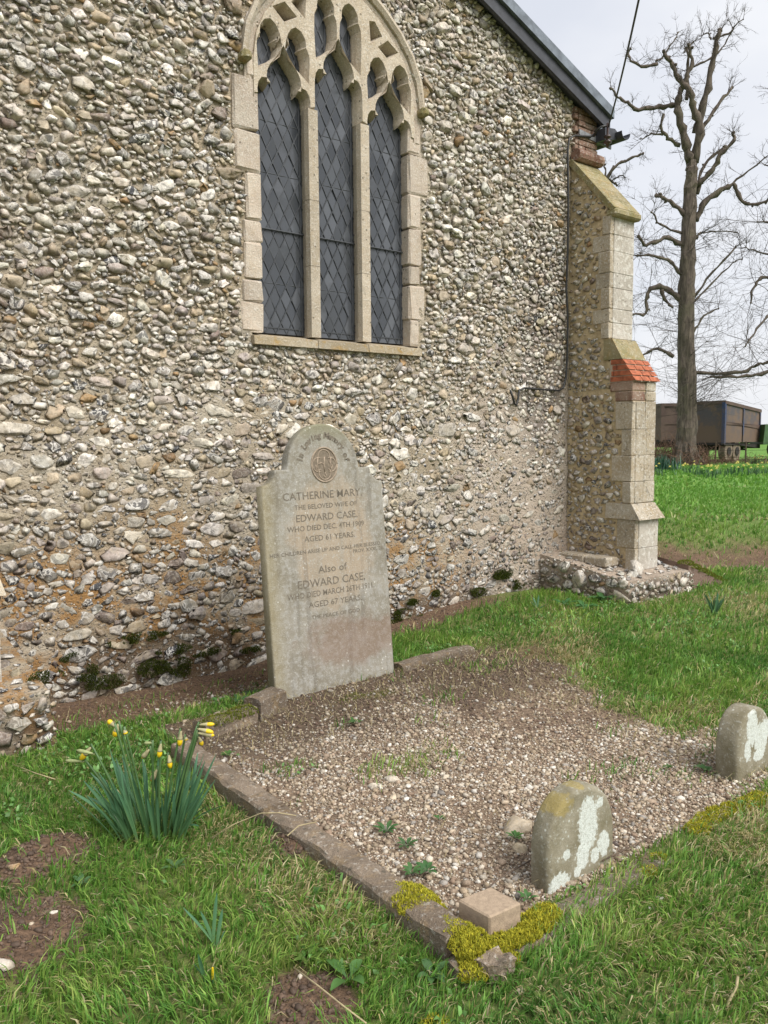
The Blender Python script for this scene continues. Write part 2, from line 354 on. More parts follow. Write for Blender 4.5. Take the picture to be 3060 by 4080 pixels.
wall_me = np_mesh('wall', np.stack([UX, WY-rough, zz], -1).reshape(-1, 3), [q[keep]], None, True)
wall = place(wall_me, 'wall', M['mortar'], church)
# body of the nave behind the gable (side walls), seen only from further round
mb = MB(); mb.box((6.98, 5.46, -.5), (7.04, 16, 4.75)); mb.box((.59, 5.46, -.5), (.65, 16, 4.75)); mb.build('side_wall', M['mortar'], church)

# ---- flint shapes
def ico(sub):
    bm = bmesh.new(); bmesh.ops.create_icosphere(bm, subdivisions=sub, radius=1); bm.verts.ensure_lookup_table()
    V = np.array([v.co for v in bm.verts]); Fc = np.array([[v.index for v in f.verts] for f in bm.faces]); bm.free(); return V, Fc
def flint_shape(sub, r, cuts=(5, 9), back=-.3):
    """a rounded cobble with broken facets"""
    V, Fc = ico(sub); V = V.copy(); ph = r.uniform(0, 9, 3)
    V *= (1+.16*np.sin(V[:, :1]*3.1+ph[0])*np.sin(V[:, 1:2]*2.7+ph[1])+.10*np.sin(V[:, 2:]*5+V[:, :1]*4+ph[2]))
    for _ in range(r.integers(*cuts)):
        n = r.normal(size=3); n[2] = abs(n[2])*1.1; n /= np.linalg.norm(n); d = r.uniform(.35, .8); s = V@n; k = s > d; V[k] -= ((s[k]-d)*.95)[:, None]*n
    V += r.normal(size=V.shape)*(.05 if sub < 3 else .03)
    kf = ~(V[Fc][:, :, 2] < back).all(1); Fc = Fc[kf]; us = np.unique(Fc); mp_ = -np.ones(len(V), int); mp_[us] = np.arange(len(us))
    return V[us], mp_[Fc]
def shard_shape(r, npt, split=False):
    """a knapped flint: hull of a few points, sharp arrises"""
    p = r.normal(size=(npt, 3)); p /= np.linalg.norm(p, axis=1)[:, None]; p *= r.uniform(.72, 1.12, (npt, 1)); p[:, 2] = np.where(p[:, 2] < -.25, -.25, p[:, 2]); p[:, 2] *= r.uniform(.7, 1.1)
    p[:, :2] /= np.abs(p[:, :2]).max(0)
    if r.random() < .7: tl_ = r.normal(0, .22, 2); cap = r.uniform(.35, .65)+p[:, 0]*tl_[0]+p[:, 1]*tl_[1]; p[:, 2] = np.minimum(p[:, 2], cap)
    bm = bmesh.new()
    for q in p: bm.verts.new(q)
    res = bmesh.ops.convex_hull(bm, input=bm.verts[:]); bmesh.ops.delete(bm, geom=[e for e in res['geom_interior'] if isinstance(e, bmesh.types.BMVert)], context='VERTS')
    if split:
        bmesh.ops.triangulate(bm, faces=bm.faces[:]); bmesh.ops.subdivide_edges(bm, edges=bm.edges[:], cuts=1, use_grid_fill=True)
        for v in bm.verts: v.co += Vector(r.normal(0, .10, 3))
    bmesh.ops.triangulate(bm, faces=bm.faces[:]); bm.verts.ensure_lookup_table(); bm.verts.index_update()
    V = np.array([v.co for v in bm.verts]); Fc = np.array([[v.index for v in f.verts] for f in bm.faces]); bm.free(); return V, Fc
fr = np.random.default_rng(3)
PROTO_S = [flint_shape(1, fr) if i % 6 == 0 else shard_shape(fr, 11) for i in range(32)]
PROTO_M = [flint_shape(2, fr) if i % 5 == 0 else shard_shape(fr, 13, i % 2 == 0) for i in range(30)]
PROTO_L = [flint_shape(3, fr) if i % 4 == 0 else shard_shape(fr, 20, True) for i in range(16)]
PAL = np.array([(.55, .505, .44, .3), (.70, .67, .625, .45), (.50, .475, .44, .7), (.36, .34, .315, .6), (.40, .325, .225, .1), (.31, .205, .105, .0), (.12, .115, .115, .9), (.47, .40, .30, .1), (.23, .18, .155, .2), (.40, .355, .33, .2)])
P_UP = np.array([.23, .26, .17, .10, .08, .022, .04, .06, .02, .05]); P_LOW = np.array([.10, .08, .14, .26, .04, .02, .06, .04, .16, .10])
class Packer:
    def __init__(s, u0, u1, v0, v1, seed, cell=.008, ov=.10):
        s.ov = ov
        s.u0, s.v0, s.c = u0, v0, cell; s.nu, s.nv = int((u1-u0)/cell), int((v1-v0)/cell); s.u1, s.v1 = u1, v1
        s.occ = np.zeros((s.nu, s.nv), bool); s.r = np.random.default_rng(seed); s.out = []
        gu = u0+(np.arange(s.nu)+.5)*cell; gv = v0+(np.arange(s.nv)+.5)*cell; s.U, s.V = np.meshgrid(gu, gv, indexing='ij')
    def forbid(s, mask): s.occ |= mask
    def fill(s, n, a0, a1, gap, prob=None, asp=(1.15, 2.0), rot=.35, rows=0):
        us = s.r.uniform(s.u0, s.u1, n); vs_ = s.r.uniform(s.v0, s.v1, n); As = a0+(a1-a0)*s.r.random(n)**1.6; sp = s.r.uniform(*asp, n); ro = s.r.normal(0, rot, n)
        if prob is not None: k = s.r.random(n) < prob(us, vs_); us, vs_, As, sp, ro = us[k], vs_[k], As[k], sp[k], ro[k]
        if rows: vs_ = np.where(vs_ < 2.6, np.round(vs_/rows)*rows+s.r.normal(0, rows*.10, len(vs_))+.025*(fbm(us, us*0, .7, 6)-.5), vs_)
        c = s.c
        for u, v, a, q_, r_ in zip(us, vs_, As, sp, ro):
            b = a/q_; ag = a+gap; i0 = int((u-ag-s.u0)/c); i1 = int((u+ag-s.u0)/c)+1; j0 = int((v-ag-s.v0)/c); j1 = int((v+ag-s.v0)/c)+1
            if i0 < 0 or j0 < 0 or i1 > s.nu or j1 > s.nv: continue
            if s.occ[int((u-s.u0)/c), int((v-s.v0)/c)]: continue
            du = s.U[i0:i1, j0:j1]-u; dv = s.V[i0:i1, j0:j1]-v; cr_, sr_ = math.cos(r_), math.sin(r_)
            m_ = ((du*cr_+dv*sr_)/(a+gap))**2+((-du*sr_+dv*cr_)/(b+gap))**2 < 1
            o = s.occ[i0:i1, j0:j1]
            if (o & m_).sum() > m_.sum()*s.ov: continue
            o |= m_; s.out.append((u, v, a, b, r_))
STONES = []     # (size_on_picture, parent, matrix3, origin, proto(V,F), colour)
def lay(stones, frame, parent, low, proud, seed, tint=(1, 1, 1), bias=None):
    O, U, Vv, Nn = [np.asarray(k, float) for k in frame]; r = np.random.default_rng(seed)
    for (u, v, a, b, ro) in stones:
        lw = low(u, v); p = P_LOW if r.random() < lw else P_UP; k = r.choice(len(p), p=p/p.sum()); c = PAL[k].copy()
        c[:3] *= r.uniform(.66, 1.18)*np.array(tint)*(1-.28*lw)*r.uniform(.97, 1.03, 3)
        pr = PROTO_S if a < .030 else (PROTO_M if a < .062 else PROTO_L); pi = r.integers(len(pr)); fl = r.choice([-1, 1])
        d = (b*.72+.005)*proud(u, v)*r.uniform(.6, 1.5); ca, sa = math.cos(ro), math.sin(ro)
        eu = U*ca+Vv*sa; ev = -U*sa+Vv*ca
        tl = r.normal(0, .24, 2); Nl = Nn+eu*tl[0]+ev*tl[1]; Nl /= np.linalg.norm(Nl)
        Mx = np.stack([eu*a*1.08*fl, ev*b*1.08, Nl*d], 1); pos = O+U*u+Vv*v+Nn*(d*.10+(float(bias(u, v)) if bias else 0))
        dist = (pos-CAM)@FW
        kn = r.uniform(.25, .6) if (r.random() < .30 and a > .022) else 0
        STONES.append((a*b/max(dist, 1)**2, parent, Mx, pos, (id(pr), pi), pr[pi], c, kn))
def low_wall(u, v): return float(np.clip((1.5-v)/1.0, .06, 1))
pk = Packer(.65, 7.0, -.35, 5.75, 5, .0065)
U, V = pk.U, pk.V
pk.forbid(V > gable(U)-.01)
pk.forbid((U > 2.97) & (U < 4.66) & (V > 2.32) & (V < 4.4))
pk.forbid((U > 3.02) & (U < 4.62) & (V > 4.3) & (V < arch_h(np.clip(U, 3.09, 4.54))+.16))
pk.forbid((U > 6.62) & (V < 4.52)); pk.forbid((U > 6.70) & (V > 4.4)); pk.forbid((U < .98) & (V < 4.4))
JL = []; JR = []   # jamb stones first, so that flints keep clear of them
for side, store, arr in ((-1, JL, 3.098), (1, JR, 4.53)):
    z = 2.40; k = 0
    while z < 4.36:
        h = random.uniform(.15, .38); h = min(h, 4.40-z) if 4.40-z-h > .1 else 4.40-z
        w_ = random.uniform(.09, .24) if random.random() < .5 else (random.uniform(.10, .15), random.uniform(.17, .25))[k % 2]; k += 1
        x0, x1 = (arr-w_, arr) if side < 0 else (arr, arr+w_); store.append((x0, x1, z, z+h)); z += h
        pk.forbid((U > x0-.012) & (U < x1+.012) & (V > store[-1][2]-.008) & (V < store[-1][3]+.008))
def dens(u, v):
    right = sst(4.7, 5.6, u)*sst(2.6, 1.9, v)*sst(.35, .8, v); lowz = sst(1.5, .9, v)
    n_ = fbm(u, v, 1.6, 77); return np.clip(1-.6*right-.25*lowz, .18, 1)*np.clip(.9+.6*n_, .85, 1)
big = lambda u, v: np.clip(.25+.75*sst(2.4, .9, v)+.25*sst(2.5, 1.2, u), 0, 1)*np.clip(1-.7*sst(4.7, 5.6, u), .2, 1)
course = lambda u, v: np.clip(.75+.5*np.cos(v/.095*2*math.pi+2.5*fbm(u, v, .8, 14)), .2, 1)
lowp = lambda u, v: sst(2.7, 1.5, v)*sst(6.6, 4.9, u)
pk.fill(330, .085, .15, .008, lambda u, v: .5*lowp(u, v), (2.0, 3.2), .10, .105)
pk.fill(900, .06, .095, .004, lambda u, v: .75*lowp(u, v)+.35*sst(2.0, 3.4, v), (1.5, 2.6), .2, .105)
pk.fill(3200, .048, .076, .001, lambda u, v: np.clip(big(u, v)+.5*sst(2.2, 3.2, v)*sst(6.6, 5.4, u), 0, 1), (1.25, 2.2), .3, .105)
pk.ov = .13; pk.fill(16000, .034, .054, .0, lambda u, v: dens(u, v)*.9, (1.15, 2.1), .4, .0525)
pk.ov = .18; pk.fill(60000, .022, .036, .0, dens, (1.1, 2.0), .5)
pk.ov = .25; pk.fill(80000, .011, .022, .0, lambda u, v: dens(u, v)*.9, (1.0, 1.9), .7)
def proud_wall(u, v): return float(.48+.66*sst(1.5, 3.0, v)*(1-.45*sst(5.3, 6.2, u)*sst(3.9, 2.8, v)))
lay(pk.out, ((0, WY-.004, 0), (1, 0, 0), (0, 0, 1), (0, -1, 0)), wall, low_wall, proud_wall, 8, (1.06, 1.05, 1.03), lambda u, v: swell(u, v)-.0025*sst(2.6, 1.5, v)-.001*sst(4.9, 5.7, u)*sst(3.0, 2.2, v)-.001*sst(1.0, .5, v))

# ------------------------------------------------------------------ buttresses
BX0, BX1 = 6.654, 7.03
def flint_side(parent, X, y0, y1, z0, z1, seed, tint, density=1.0, forb=None, n=6000, smax=.055):
    """flints on a face that looks towards -X; u runs outwards along -Y from the wall"""
    k = Packer(0, y1-y0, z0, z1, seed)
    if forb is not None: k.forbid(forb(k.U, k.V))
    A = (y1-y0)*(z1-z0)
    k.fill(int(A*250*density), .04, smax, .006, None, (1.2, 1.9), .35); k.fill(int(A*1500*density), .026, .042, .004, None, (1.1, 1.9), .5); k.fill(int(A*4000*density), .013, .026, .003, None, (1, 1.8), .6)
    lay(k.out, ((X-.002, y1, 0), (0, -1, 0), (0, 0, 1), (-1, 0, 0)), parent, lambda u, v: .3, lambda u, v: 1.0, seed, tint)
def make_buttress(main):
    x0, x1 = (BX0, BX1) if main else (.60, .975)
    bt = MB(); g = .012
    # core (mortar), stage by stage, set in behind the dressed stones
    bt.box((x0+g, 4.90+g, 2.335), (x1-g, WY+.05, 3.74)); bt.box((x0+g, 4.80, 2.10), (x1-g, WY+.05, 2.335)); bt.box((x0+g, 4.615+g, .82), (x1-g, WY+.05, 2.10)); bt.box((x0+g, 4.56+g, -.3), (x1-g, WY+.05, .82))
    wp = [(x0+g, 4.90+g, 3.74), (x1-g, 4.90+g, 3.74), (x1-g, WY, 3.74), (x0+g, WY, 3.74)]
    bt.hexa(wp, [(x0+g, 4.94, 3.80), (x1-g, 4.94, 3.80), (x1-g, WY, 4.32), (x0+g, WY, 4.32)])
    b = bt.build('buttress', M['mortar' if not main else 'mortar_butt'], church)
    if main: tag(b, 'two-stage corner buttress of flint and dressed stone with new red brick set-off')
    else: tag(b, 'flint buttress standing at the left edge of the picture')
    rnd = random.Random(4 if main else 9)
    def quoins(z0, z1, yf, tag_, mats, hmin=.13, hmax=.22):
        z = z0; k = 0; rects = []
        while z < z1-.03:
            h = rnd.uniform(hmin, hmax); h = z1-z if z1-z-h < .09 else h
            w_ = rnd.uniform(.16, .24) if k % 2 else rnd.uniform(.09, .15); k += 1
            # return stone: shows on the side and, over half the width, on the end
            xm = x0+rnd.uniform(.14, .24)
            o1 = block('quoin_stone', (x0-.004+rnd.uniform(-.004, .003), yf, z+.0015), (x0+.055, yf+w_, z+h-.0015), mats[0], b, bev=.006, jit=.004)
            g1 = .0012
            if tag_ == 'l':
                block('face_stone', (x0+.056, yf-.003, z+g1), (xm-g1, yf+.06, z+h-g1), mats[1], b, bev=.004, jit=.002); block('face_stone', (xm+g1, yf-.004, z+g1), (x1, yf+.06, z+h-g1), mats[1], b, bev=.004, jit=.002)
            else: block('face_stone', (x0+.056, yf-.003, z+g1), (x1, yf+.06, z+h-g1), mats[1], b, bev=.004, jit=.002)
            rects.append((yf, yf+w_, z, z+h)); z += h
        return rects
    r1 = quoins(2.56, 3.735, 4.90, 'u', (M['quoin'], M['white_stone'])); r2 = quoins(.955, 1.94, 4.615, 'l', (M['quoin'], M['quoin']), .16, .26); r3 = quoins(.30, .80, 4.56, 'p', (M['quoin'], M['white_stone']), .2, .3)
    # top weathering: stone sheets stepping down with a drip mould
    s0 = np.array((0, WY, 4.36)); s1 = np.array((0, 4.87, 3.78)); nseg = 5
    for i in range(nseg):
        a = s0+(s1-s0)*i/nseg; c = s0+(s1-s0)*(i+1)/nseg; n = np.array((0, -(s0-s1)[2], (s0-s1)[1])); n /= np.linalg.norm(n); n = n if n[2] > 0 else -n
        th = .05+.004*(nseg-i); lo = a-n*.03; lc = c-n*.03; ha = a+n*th*.4; hc = c+n*th*.4
        m_ = MB(); e0, e1 = x0-.012, x1+.02
        m_.hexa([(e0, lo[1], lo[2]), (e1, lo[1], lo[2]), (e1, lc[1], lc[2]+.004), (e0, lc[1], lc[2]+.004)], [(e0, ha[1], ha[2]), (e1, ha[1], ha[2]), (e1, hc[1], hc[2]), (e0, hc[1], hc[2])])
        m_.build('weathering_slab', M['mossy_stone'], b)
    block('drip_stone', (x0-.012, 4.83, 3.715), (x1+.035, 4.96, 3.79), M['mossy_stone'], b, bev=.02, jit=.002)
    # lower set-off: stone slope then new bricks (main) or plain stone
    if True:
        m_ = MB(); m_.hexa([(x0+.002, 4.9, 2.30), (x1+.01, 4.9, 2.30), (x1+.01, 4.70, 2.30), (x0+.002, 4.70, 2.30)], [(x0+.002, 4.93, 2.555), (x1+.01, 4.93, 2.555), (x1+.01, 4.885, 2.545), (x0+.002, 4.885, 2.545)])
        m_ = MB(); m_.hexa([(x0-.004, 4.96, 2.35), (x1+.008, 4.96, 2.35), (x1+.008, 4.74, 2.35), (x0-.004, 4.74, 2.35)], [(x0-.004, 4.96, 2.552), (x1+.008, 4.96, 2.552), (x1+.008, 4.86, 2.552), (x0-.004, 4.86, 2.552)])
        m_.build('set_off_stone', M['mossy_stone'] if main else M['quoin'], b)
    zt, zb = 2.35, 2.13
    jm = MB(); jm.hexa([(x0+.006, 4.89, zb-.004), (x1-.004, 4.89, zb-.004), (x1-.004, 4.60, zb-.004), (x0+.006, 4.60, zb-.004)], [(x0+.006, 4.89, zt-.004), (x1-.004, 4.89, zt-.004), (x1-.004, 4.74, zt-.004), (x0+.006, 4.74, zt-.004)])
    jm.build('brick_bedding', M['joint'], b)
    ch = (zt-zb)/4
    for i in range(4):
        za, zc = zb+i*ch+.005, zb+(i+1)*ch-.005; ya = 4.585+(4.735-4.585)*i/4; yc = 4.585+(4.735-4.585)*(i+1)/4
        ycuts = [ya, ya+.115+.03*(i % 2), ya+.24] if i % 2 else [ya, ya+.20]
        sidecuts = ycuts
        # along the end: bricks across the width
        nb = 3; off = .06 if i % 2 else 0; xs = [x0-.004]+[x0+.12+off*.8, x0+.25+off]+[x1+.03]
        for j in range(len(xs)-1):
            xa, xb = xs[j]+(.006 if j else 0), xs[j+1]-(.006 if j < 2 else 0); yb_ = ya+.16
            m_ = MB(); m_.hexa([(xa, yb_+.1, za), (xb, yb_+.1, za), (xb, ya, za), (xa, ya, za)], [(xa, yb_+.1, zc), (xb, yb_+.1, zc), (xb, yc, zc), (xa, yc, zc)])
            if j == 0:
                yy = min(ya+.14+.07*(i % 2), 4.87)
                m_ = MB(); m_.hexa([(xa, yy, za), (xb, yy, za), (xb, ya, za), (xa, ya, za)], [(xa, yy, zc), (xb, yy, zc), (xb, yc, zc), (xa, yc, zc)])
                ye = 4.875-.012*i
                if ye > yy+.03: q_ = MB(); q_.box((xa, yy+.008, za), (xa+.1, ye, zc)); q_.build('brick', M['new_brick'], b)
            m_.build('brick', M['new_brick'], b)
    # old stone and brick courses between set-off and quoins
    for j, (z0, z1) in enumerate(((1.945, 2.035), (2.04, 2.125))):
        block('old_brick', (x0-.003, 4.62, z0), (x0+.20, 4.62+(.2, .26)[j], z1), M['old_brick'], b); block('face_stone', (x0+.21, 4.612, z0), (x1, 4.70, z1), M['quoin'], b)
    # plinth moulding
    m_ = MB(); m_.hexa([(x0-.02, 4.9, .80), (x1+.03, 4.9, .80), (x1+.03, 4.50, .80), (x0-.02, 4.50, .80)][::1], [(x0-.006, 4.9, .95), (x1+.004, 4.9, .95), (x1+.004, 4.607, .95), (x0-.006, 4.607, .95)])
    m_.build('plinth_stone', M['quoin'], b)
    def forb_of(rects, y0, y1):
        def f(Uu, Vv):
            m2 = np.zeros(Uu.shape, bool)
            for (ya, yb, za, zb2) in rects: m2 |= ((y1-Uu) < yb+.012) & (Vv > za-.005) & (Vv < zb2+.005)
            return m2
        return f
    if main:
        flint_side(b, x0+g, 4.90, WY, 2.60, 4.2, 21, (1.0, .93, .80), .35, lambda Uu, Vv: forb_of(r1, 4.90, WY)(Uu, Vv) | (Vv > 4.30-Uu*1.12))
        flint_side(b, x0+g, 4.72, WY, 2.05, 2.60, 22, (1.05, 1.0, .92), 1, lambda Uu, Vv: ((WY-Uu) < 5.0) & (Vv > 2.3) | ((WY-Uu) < 4.88) & (Vv > 1.93))
        flint_side(b, x0+g, 4.615, WY, .92, 2.05, 23, (1.02, .98, .92), 1, lambda Uu, Vv: forb_of(r2, 4.615, WY)(Uu, Vv) | (((WY-Uu) < 4.84) & (Vv > 1.93)))
        flint_side(b, x0+g, 4.56, WY, .28, .95, 24, (1, .96, .9), .9, lambda Uu, Vv: forb_of(r3, 4.56, WY)(Uu, Vv) | (((WY-Uu) < 4.92) & (Vv > .78)))
    return b
M['mortar_butt'] = simple('buttress_mortar', (.50, .40, .25), .95, .35, 12, 0, .6, (.34, .26, .155))
butt = make_buttress(True); butt2 = make_buttress(False)
# rubble footings
def footing(x0, x1, y0, ztop_in, ztop_out, parent, seed, left_face):
    bm = MB(); zb = -.25
    bm.hexa([(x0, WY, zb), (x1, WY, zb), (x1, y0, zb), (x0, y0, zb)], [(x0+.03, WY, ztop_in), (x1-.05, WY, ztop_in), (x1-.05, y0+.05, ztop_out), (x0+.03, y0+.05, ztop_out)])
    o = bm.build('footing', M['mortar'], parent)
    r = np.random.default_rng(seed)
    if left_face:
        k = Packer(0, WY-y0, -.05, ztop_in, seed); k.forbid(k.V > ztop_in+(ztop_out-ztop_in)*k.U/(WY-y0)+.02)
        k.fill(300, .06, .10, .006, None, (1.2, 2.0), .3); k.fill(900, .03, .055, .004, None, (1.1, 1.9), .5); k.fill(2500, .015, .03, .003)
        lay(k.out, ((x0+.012, WY, 0), (0, -1, 0), (0, 0, 1), (-1, 0, 0)), parent, lambda u, v: .3, lambda u, v: .9, seed, (1.02, 1, .98))
    k = Packer(x0, x1, -.05, ztop_out+.02, seed+1); k.fill(120, .04, .07, .006, None, (1.2, 2.0), .3); k.fill(600, .03, .05, .004, None, (1.1, 1.9), .5); k.fill(1800, .015, .03, .003)
    lay(k.out, ((0, y0+.012, 0), (1, 0, 0), (0, 0, 1), (0, -1, 0)), parent, lambda u, v: .3, lambda u, v: .6, seed+2, (1.02, 1, .97))
    # a few stones bedded in the sloping top
    sl = np.array((0, y0-WY, ztop_out-ztop_in)); ll = np.linalg.norm(sl); sl /= ll; nn = np.cross(sl, (1., 0, 0)); nn = nn if nn[2] > 0 else -nn
    k = Packer(x0+.05, x1-.06, 0, ll-.05, seed+5); k.fill(100, .04, .09, .01, None, (1.2, 2), .6); k.fill(500, .02, .04, .006)
    kk = [s for s in k.out if not (BX0-.03 < s[0] < BX1+.05 and WY-s[1] > 4.5) and not (.5 < s[0] < 1.0 and WY-s[1] > 4.5)]
    lay(kk, ((0, WY, ztop_in), (1, 0, 0), sl, nn), parent, lambda u, v: .4, lambda u, v: .8, seed+6)
    return o
footing(6.22, 7.30, 4.30, .42, .27, butt, 31, True)
footing(.25, 1.20, 4.30, .44, .30, butt2, 41, False)
for y0, y1 in ((4.72, 4.98), (4.99, 5.30)):
    block('ledge_stone', (6.42, y0, .36), (6.62, y1, .45), M['quoin'], butt, bev=.012, jit=.006, M=Matrix.Translation((0, 0, -.02)))
V_, F_ = flint_shape(3, np.random.default_rng(5), (8, 12), -9); place(np_mesh('corner_stone', V_*np.array([.09, .10, .11])+np.array([6.57, 4.50, .37]), [F_]), 'corner_stone', M['white_stone'], butt)

# ------------------------------------------------------------------ window
win = bpy.data.objects.new('window', None); COL.objects.link(win); win.parent = church; BASE[win.name] = BASE[church.name]; win.empty_display_size = .1
tag(win, 'three-light pointed window with cusped stone tracery and diamond leaded glass')
for (x0, x1, z0, z1) in JL+JR:
    pr = random.uniform(.0, .006)
    block('jamb_stone', (x0, WY-.008-pr, z0+.002), (x1, WY+.20, z1-.002), M['ashlar'], win, bev=.014, jit=.008)
xs = [2.99, 3.56, 4.06, 4.64]
for a, b in zip(xs[:-1], xs[1:]):
    m_ = MB(); m_.hexa([(a+.003, WY+.2, 2.30), (b-.003, WY+.2, 2.30), (b-.003, WY-.045, 2.315), (a+.003, WY-.045, 2.315)], [(a+.003, WY+.2, 2.43), (b-.003, WY+.2, 2.43), (b-.003, WY-.04, 2.375), (a+.003, WY-.04, 2.375)])
    m_.build('sill_stone', M['sill'], win)
MULL = [3.56, 4.058]; LIGHTS = [(3.098, 3.517, 0.), (3.603, 4.012, .19), (4.104, 4.53, 0.)]
for mxx in MULL:
    poly = [(-.043, -.02), (.043, -.02), (.052, .03), (.034, .11), (.034, .16), (-.034, .16), (-.034, .11), (-.052, .03)]
    zc = [2.40, 2.95, 3.45, 4.13]
    for z0, z1 in zip(zc[:-1], zc[1:]):
        m_ = MB(); n = len(poly); V_ = [(mxx+x, WY+y, z0+.0015) for x, y in poly]+[(mxx+x, WY+y, z1-.0015) for x, y in poly]
        m_.add(V_, [tuple(range(n)), tuple(range(n, 2*n))[::-1]]+[(i, n+i, n+(i+1) % n, (i+1) % n) for i in range(n)]); m_.build('mullion', M['tracery'], win)
def inside(poly, x, z):
    c = False
    for i in range(len(poly)):
        (x1, z1), (x2, z2) = poly[i], poly[i-1]
        if (z1 > z) != (z2 > z) and x < (x2-x1)*(z-z1)/(z2-z1)+x1: c = not c
    return c
# tracery plate with real openings: 2D curve, extruded and chamfered
HEAD = [(1.0, -.02), (.99, .03), (.95, .075), (.86, .10), (.74, .105), (.66, .085), (.60, .07), (.585, .10), (.60, .14), (.58, .175), (.52, .205), (.42, .235), (.30, .265), (.18, .295), (.08, .325), (0, .365)]
def head(x0, x1, zs, hgt=1.0):
    c, hw = (x0+x1)/2, (x1-x0)/2; right = [(c+hw*a, zs+b*hgt) for a, b in HEAD]; left = [(c-hw*a, zs+b*hgt) for a, b in HEAD[::-1][1:]]; return right+left   # right foot -> apex -> left foot
zpl = 4.13
out = [(3.045, zpl)]
for i, (x0, x1, dz) in enumerate(LIGHTS):
    h_ = head(x0, x1, 4.13+dz)[::-1]
    if dz: h_ = [(x0, zpl)]+h_+[(x1, zpl)]
    out += h_
out += [(4.583, zpl)]; out_n = len(out)
out += [p for p in arch_off(.035)[::-1]]
def small(x0, x1, zb_o, zb_i, zt, outer):
    """little light: slanting foot, cusped round head; outer=-1: outer side is left"""
    if outer > 0: m = lambda s: x1-(x1-x0)*s
    else: m = lambda s: x0+(x1-x0)*s
    h = zt-zb_o
    P_ = [(0, zb_o), (.30, zb_o+.045), (.62, zb_o+(zb_i-zb_o)*.45+.02), (.88, zb_i-.01), (.99, zb_i+.06), (1.0, zb_i+.12), (.96, zt-.15), (.86, zt-.115), (.80, zt-.105), (.86, zt-.085), (.84, zt-.05), (.72, zt-.018), (.55, zt), (.36, zt-.012), (.20, zt-.05), (.17, zt-.085), (.24, zt-.105), (.12, zt-.12), (.02, zt-.155), (0, zb_o+h*.4)]
    return [(m(s), z) for s, z in P_]
HOLES = []
for (x0, x1, dz) in LIGHTS:
    c = (x0+x1)/2; t_ = 4.66 if not dz else 4.985
    HOLES.append(small(x0+.004, c-.035, 4.335+dz, 4.46+dz, t_, -1)); HOLES.append(small(c+.035, x1-.004, 4.335+dz, 4.46+dz, t_, 1))
for sg_ in (-1, 1):
    for e_ in ([(.565, 4.775), (.49, 4.815), (.415, 4.765), (.49, 4.72)], [(.40, 4.86), (.325, 4.80), (.322, 4.92), (.345, 4.925)]): HOLES.append([(CX+sg_*x, z) for x, z in e_])
def spl(pts):
    sp_ = cu.splines.new('POLY'); sp_.points.add(len(pts)-1); sp_.use_cyclic_u = True
    for p, (x, z) in zip(sp_.points, pts): p.co = (x, z, 0, 1)
def area(p): return .5*sum(p[i-1][0]*p[i][1]-p[i][0]*p[i-1][1] for i in range(len(p)))
def grow(p, d, flags=None):
    """move an outline outwards by d (mitres kept short)"""
    sg = 1 if area(p) > 0 else -1; o = []; n = len(p)
    for i in range(n):
        a, b, c = np.array(p[i-1]), np.array(p[i]), np.array(p[(i+1) % n]); e0 = (b-a)/(np.linalg.norm(b-a)+1e-9); e1 = (c-b)/(np.linalg.norm(c-b)+1e-9)
        nn = np.array([e0[1]+e1[1], -(e0[0]+e1[0])])*sg; l = np.linalg.norm(nn); nn = nn/l if l > 1e-6 else np.zeros(2); k = min(1.35, 2/max(l, .5)); f = 1 if flags is None else flags[i]
        o.append((b[0]+nn[0]*d*k*f, b[1]+nn[1]*d*k*f))
    return o
from mathutils.geometry import delaunay_2d_cdt
oflag = [1 if (z < 4.70 and i < out_n) else 0 for i, (x, z) in enumerate(out)]; oflag[0] = oflag[out_n-1] = 0
def rings(d): return [grow(out, -d, oflag)]+[grow(h_, d) for h_ in HOLES]
fr_, mid_, nom_ = rings(.024), rings(.008), rings(0)
pv, pe = [], []
for rg_ in fr_:
    k0 = len(pv); pv += [Vector(p) for p in rg_]; pe += [(k0+i, k0+(i+1) % len(rg_)) for i in range(len(rg_))]
cv, ce, cf, *_ = delaunay_2d_cdt(pv, pe, [], 0, 1e-5)
def solid(x, z): return inside(fr_[0], x, z) and not any(inside(h_, x, z) for h_ in fr_[1:])
m_ = MB(); fs = [f for f in cf if solid(sum(cv[i][0] for i in f)/3, sum(cv[i][1] for i in f)/3)]
m_.add([(p[0], WY-.022, p[1]) for p in cv], fs)
for r0, r1, r2 in zip(fr_, mid_, nom_):
    n = len(r0); st_ = [(r0, WY-.022), (mid_ and r1, WY+.03), (r2, WY+.075), (r2, WY+.15)]
    for (ra, ya), (rb, yb) in zip(st_[:-1], st_[1:]):
        m_.add([(x, ya, z) for x, z in ra]+[(x, yb, z) for x, z in rb], [(i, (i+1) % n, n+(i+1) % n, n+i) for i in range(n)])
me_t = m_.mesh('tracery'); bmx = bmesh.new(); bmx.from_mesh(me_t); bmesh.ops.remove_doubles(bmx, verts=bmx.verts, dist=1e-5); bmesh.ops.recalc_face_normals(bmx, faces=bmx.faces); bmx.to_mesh(me_t); bmx.free()
place(me_t, 'tracery', M['tracery'], win)
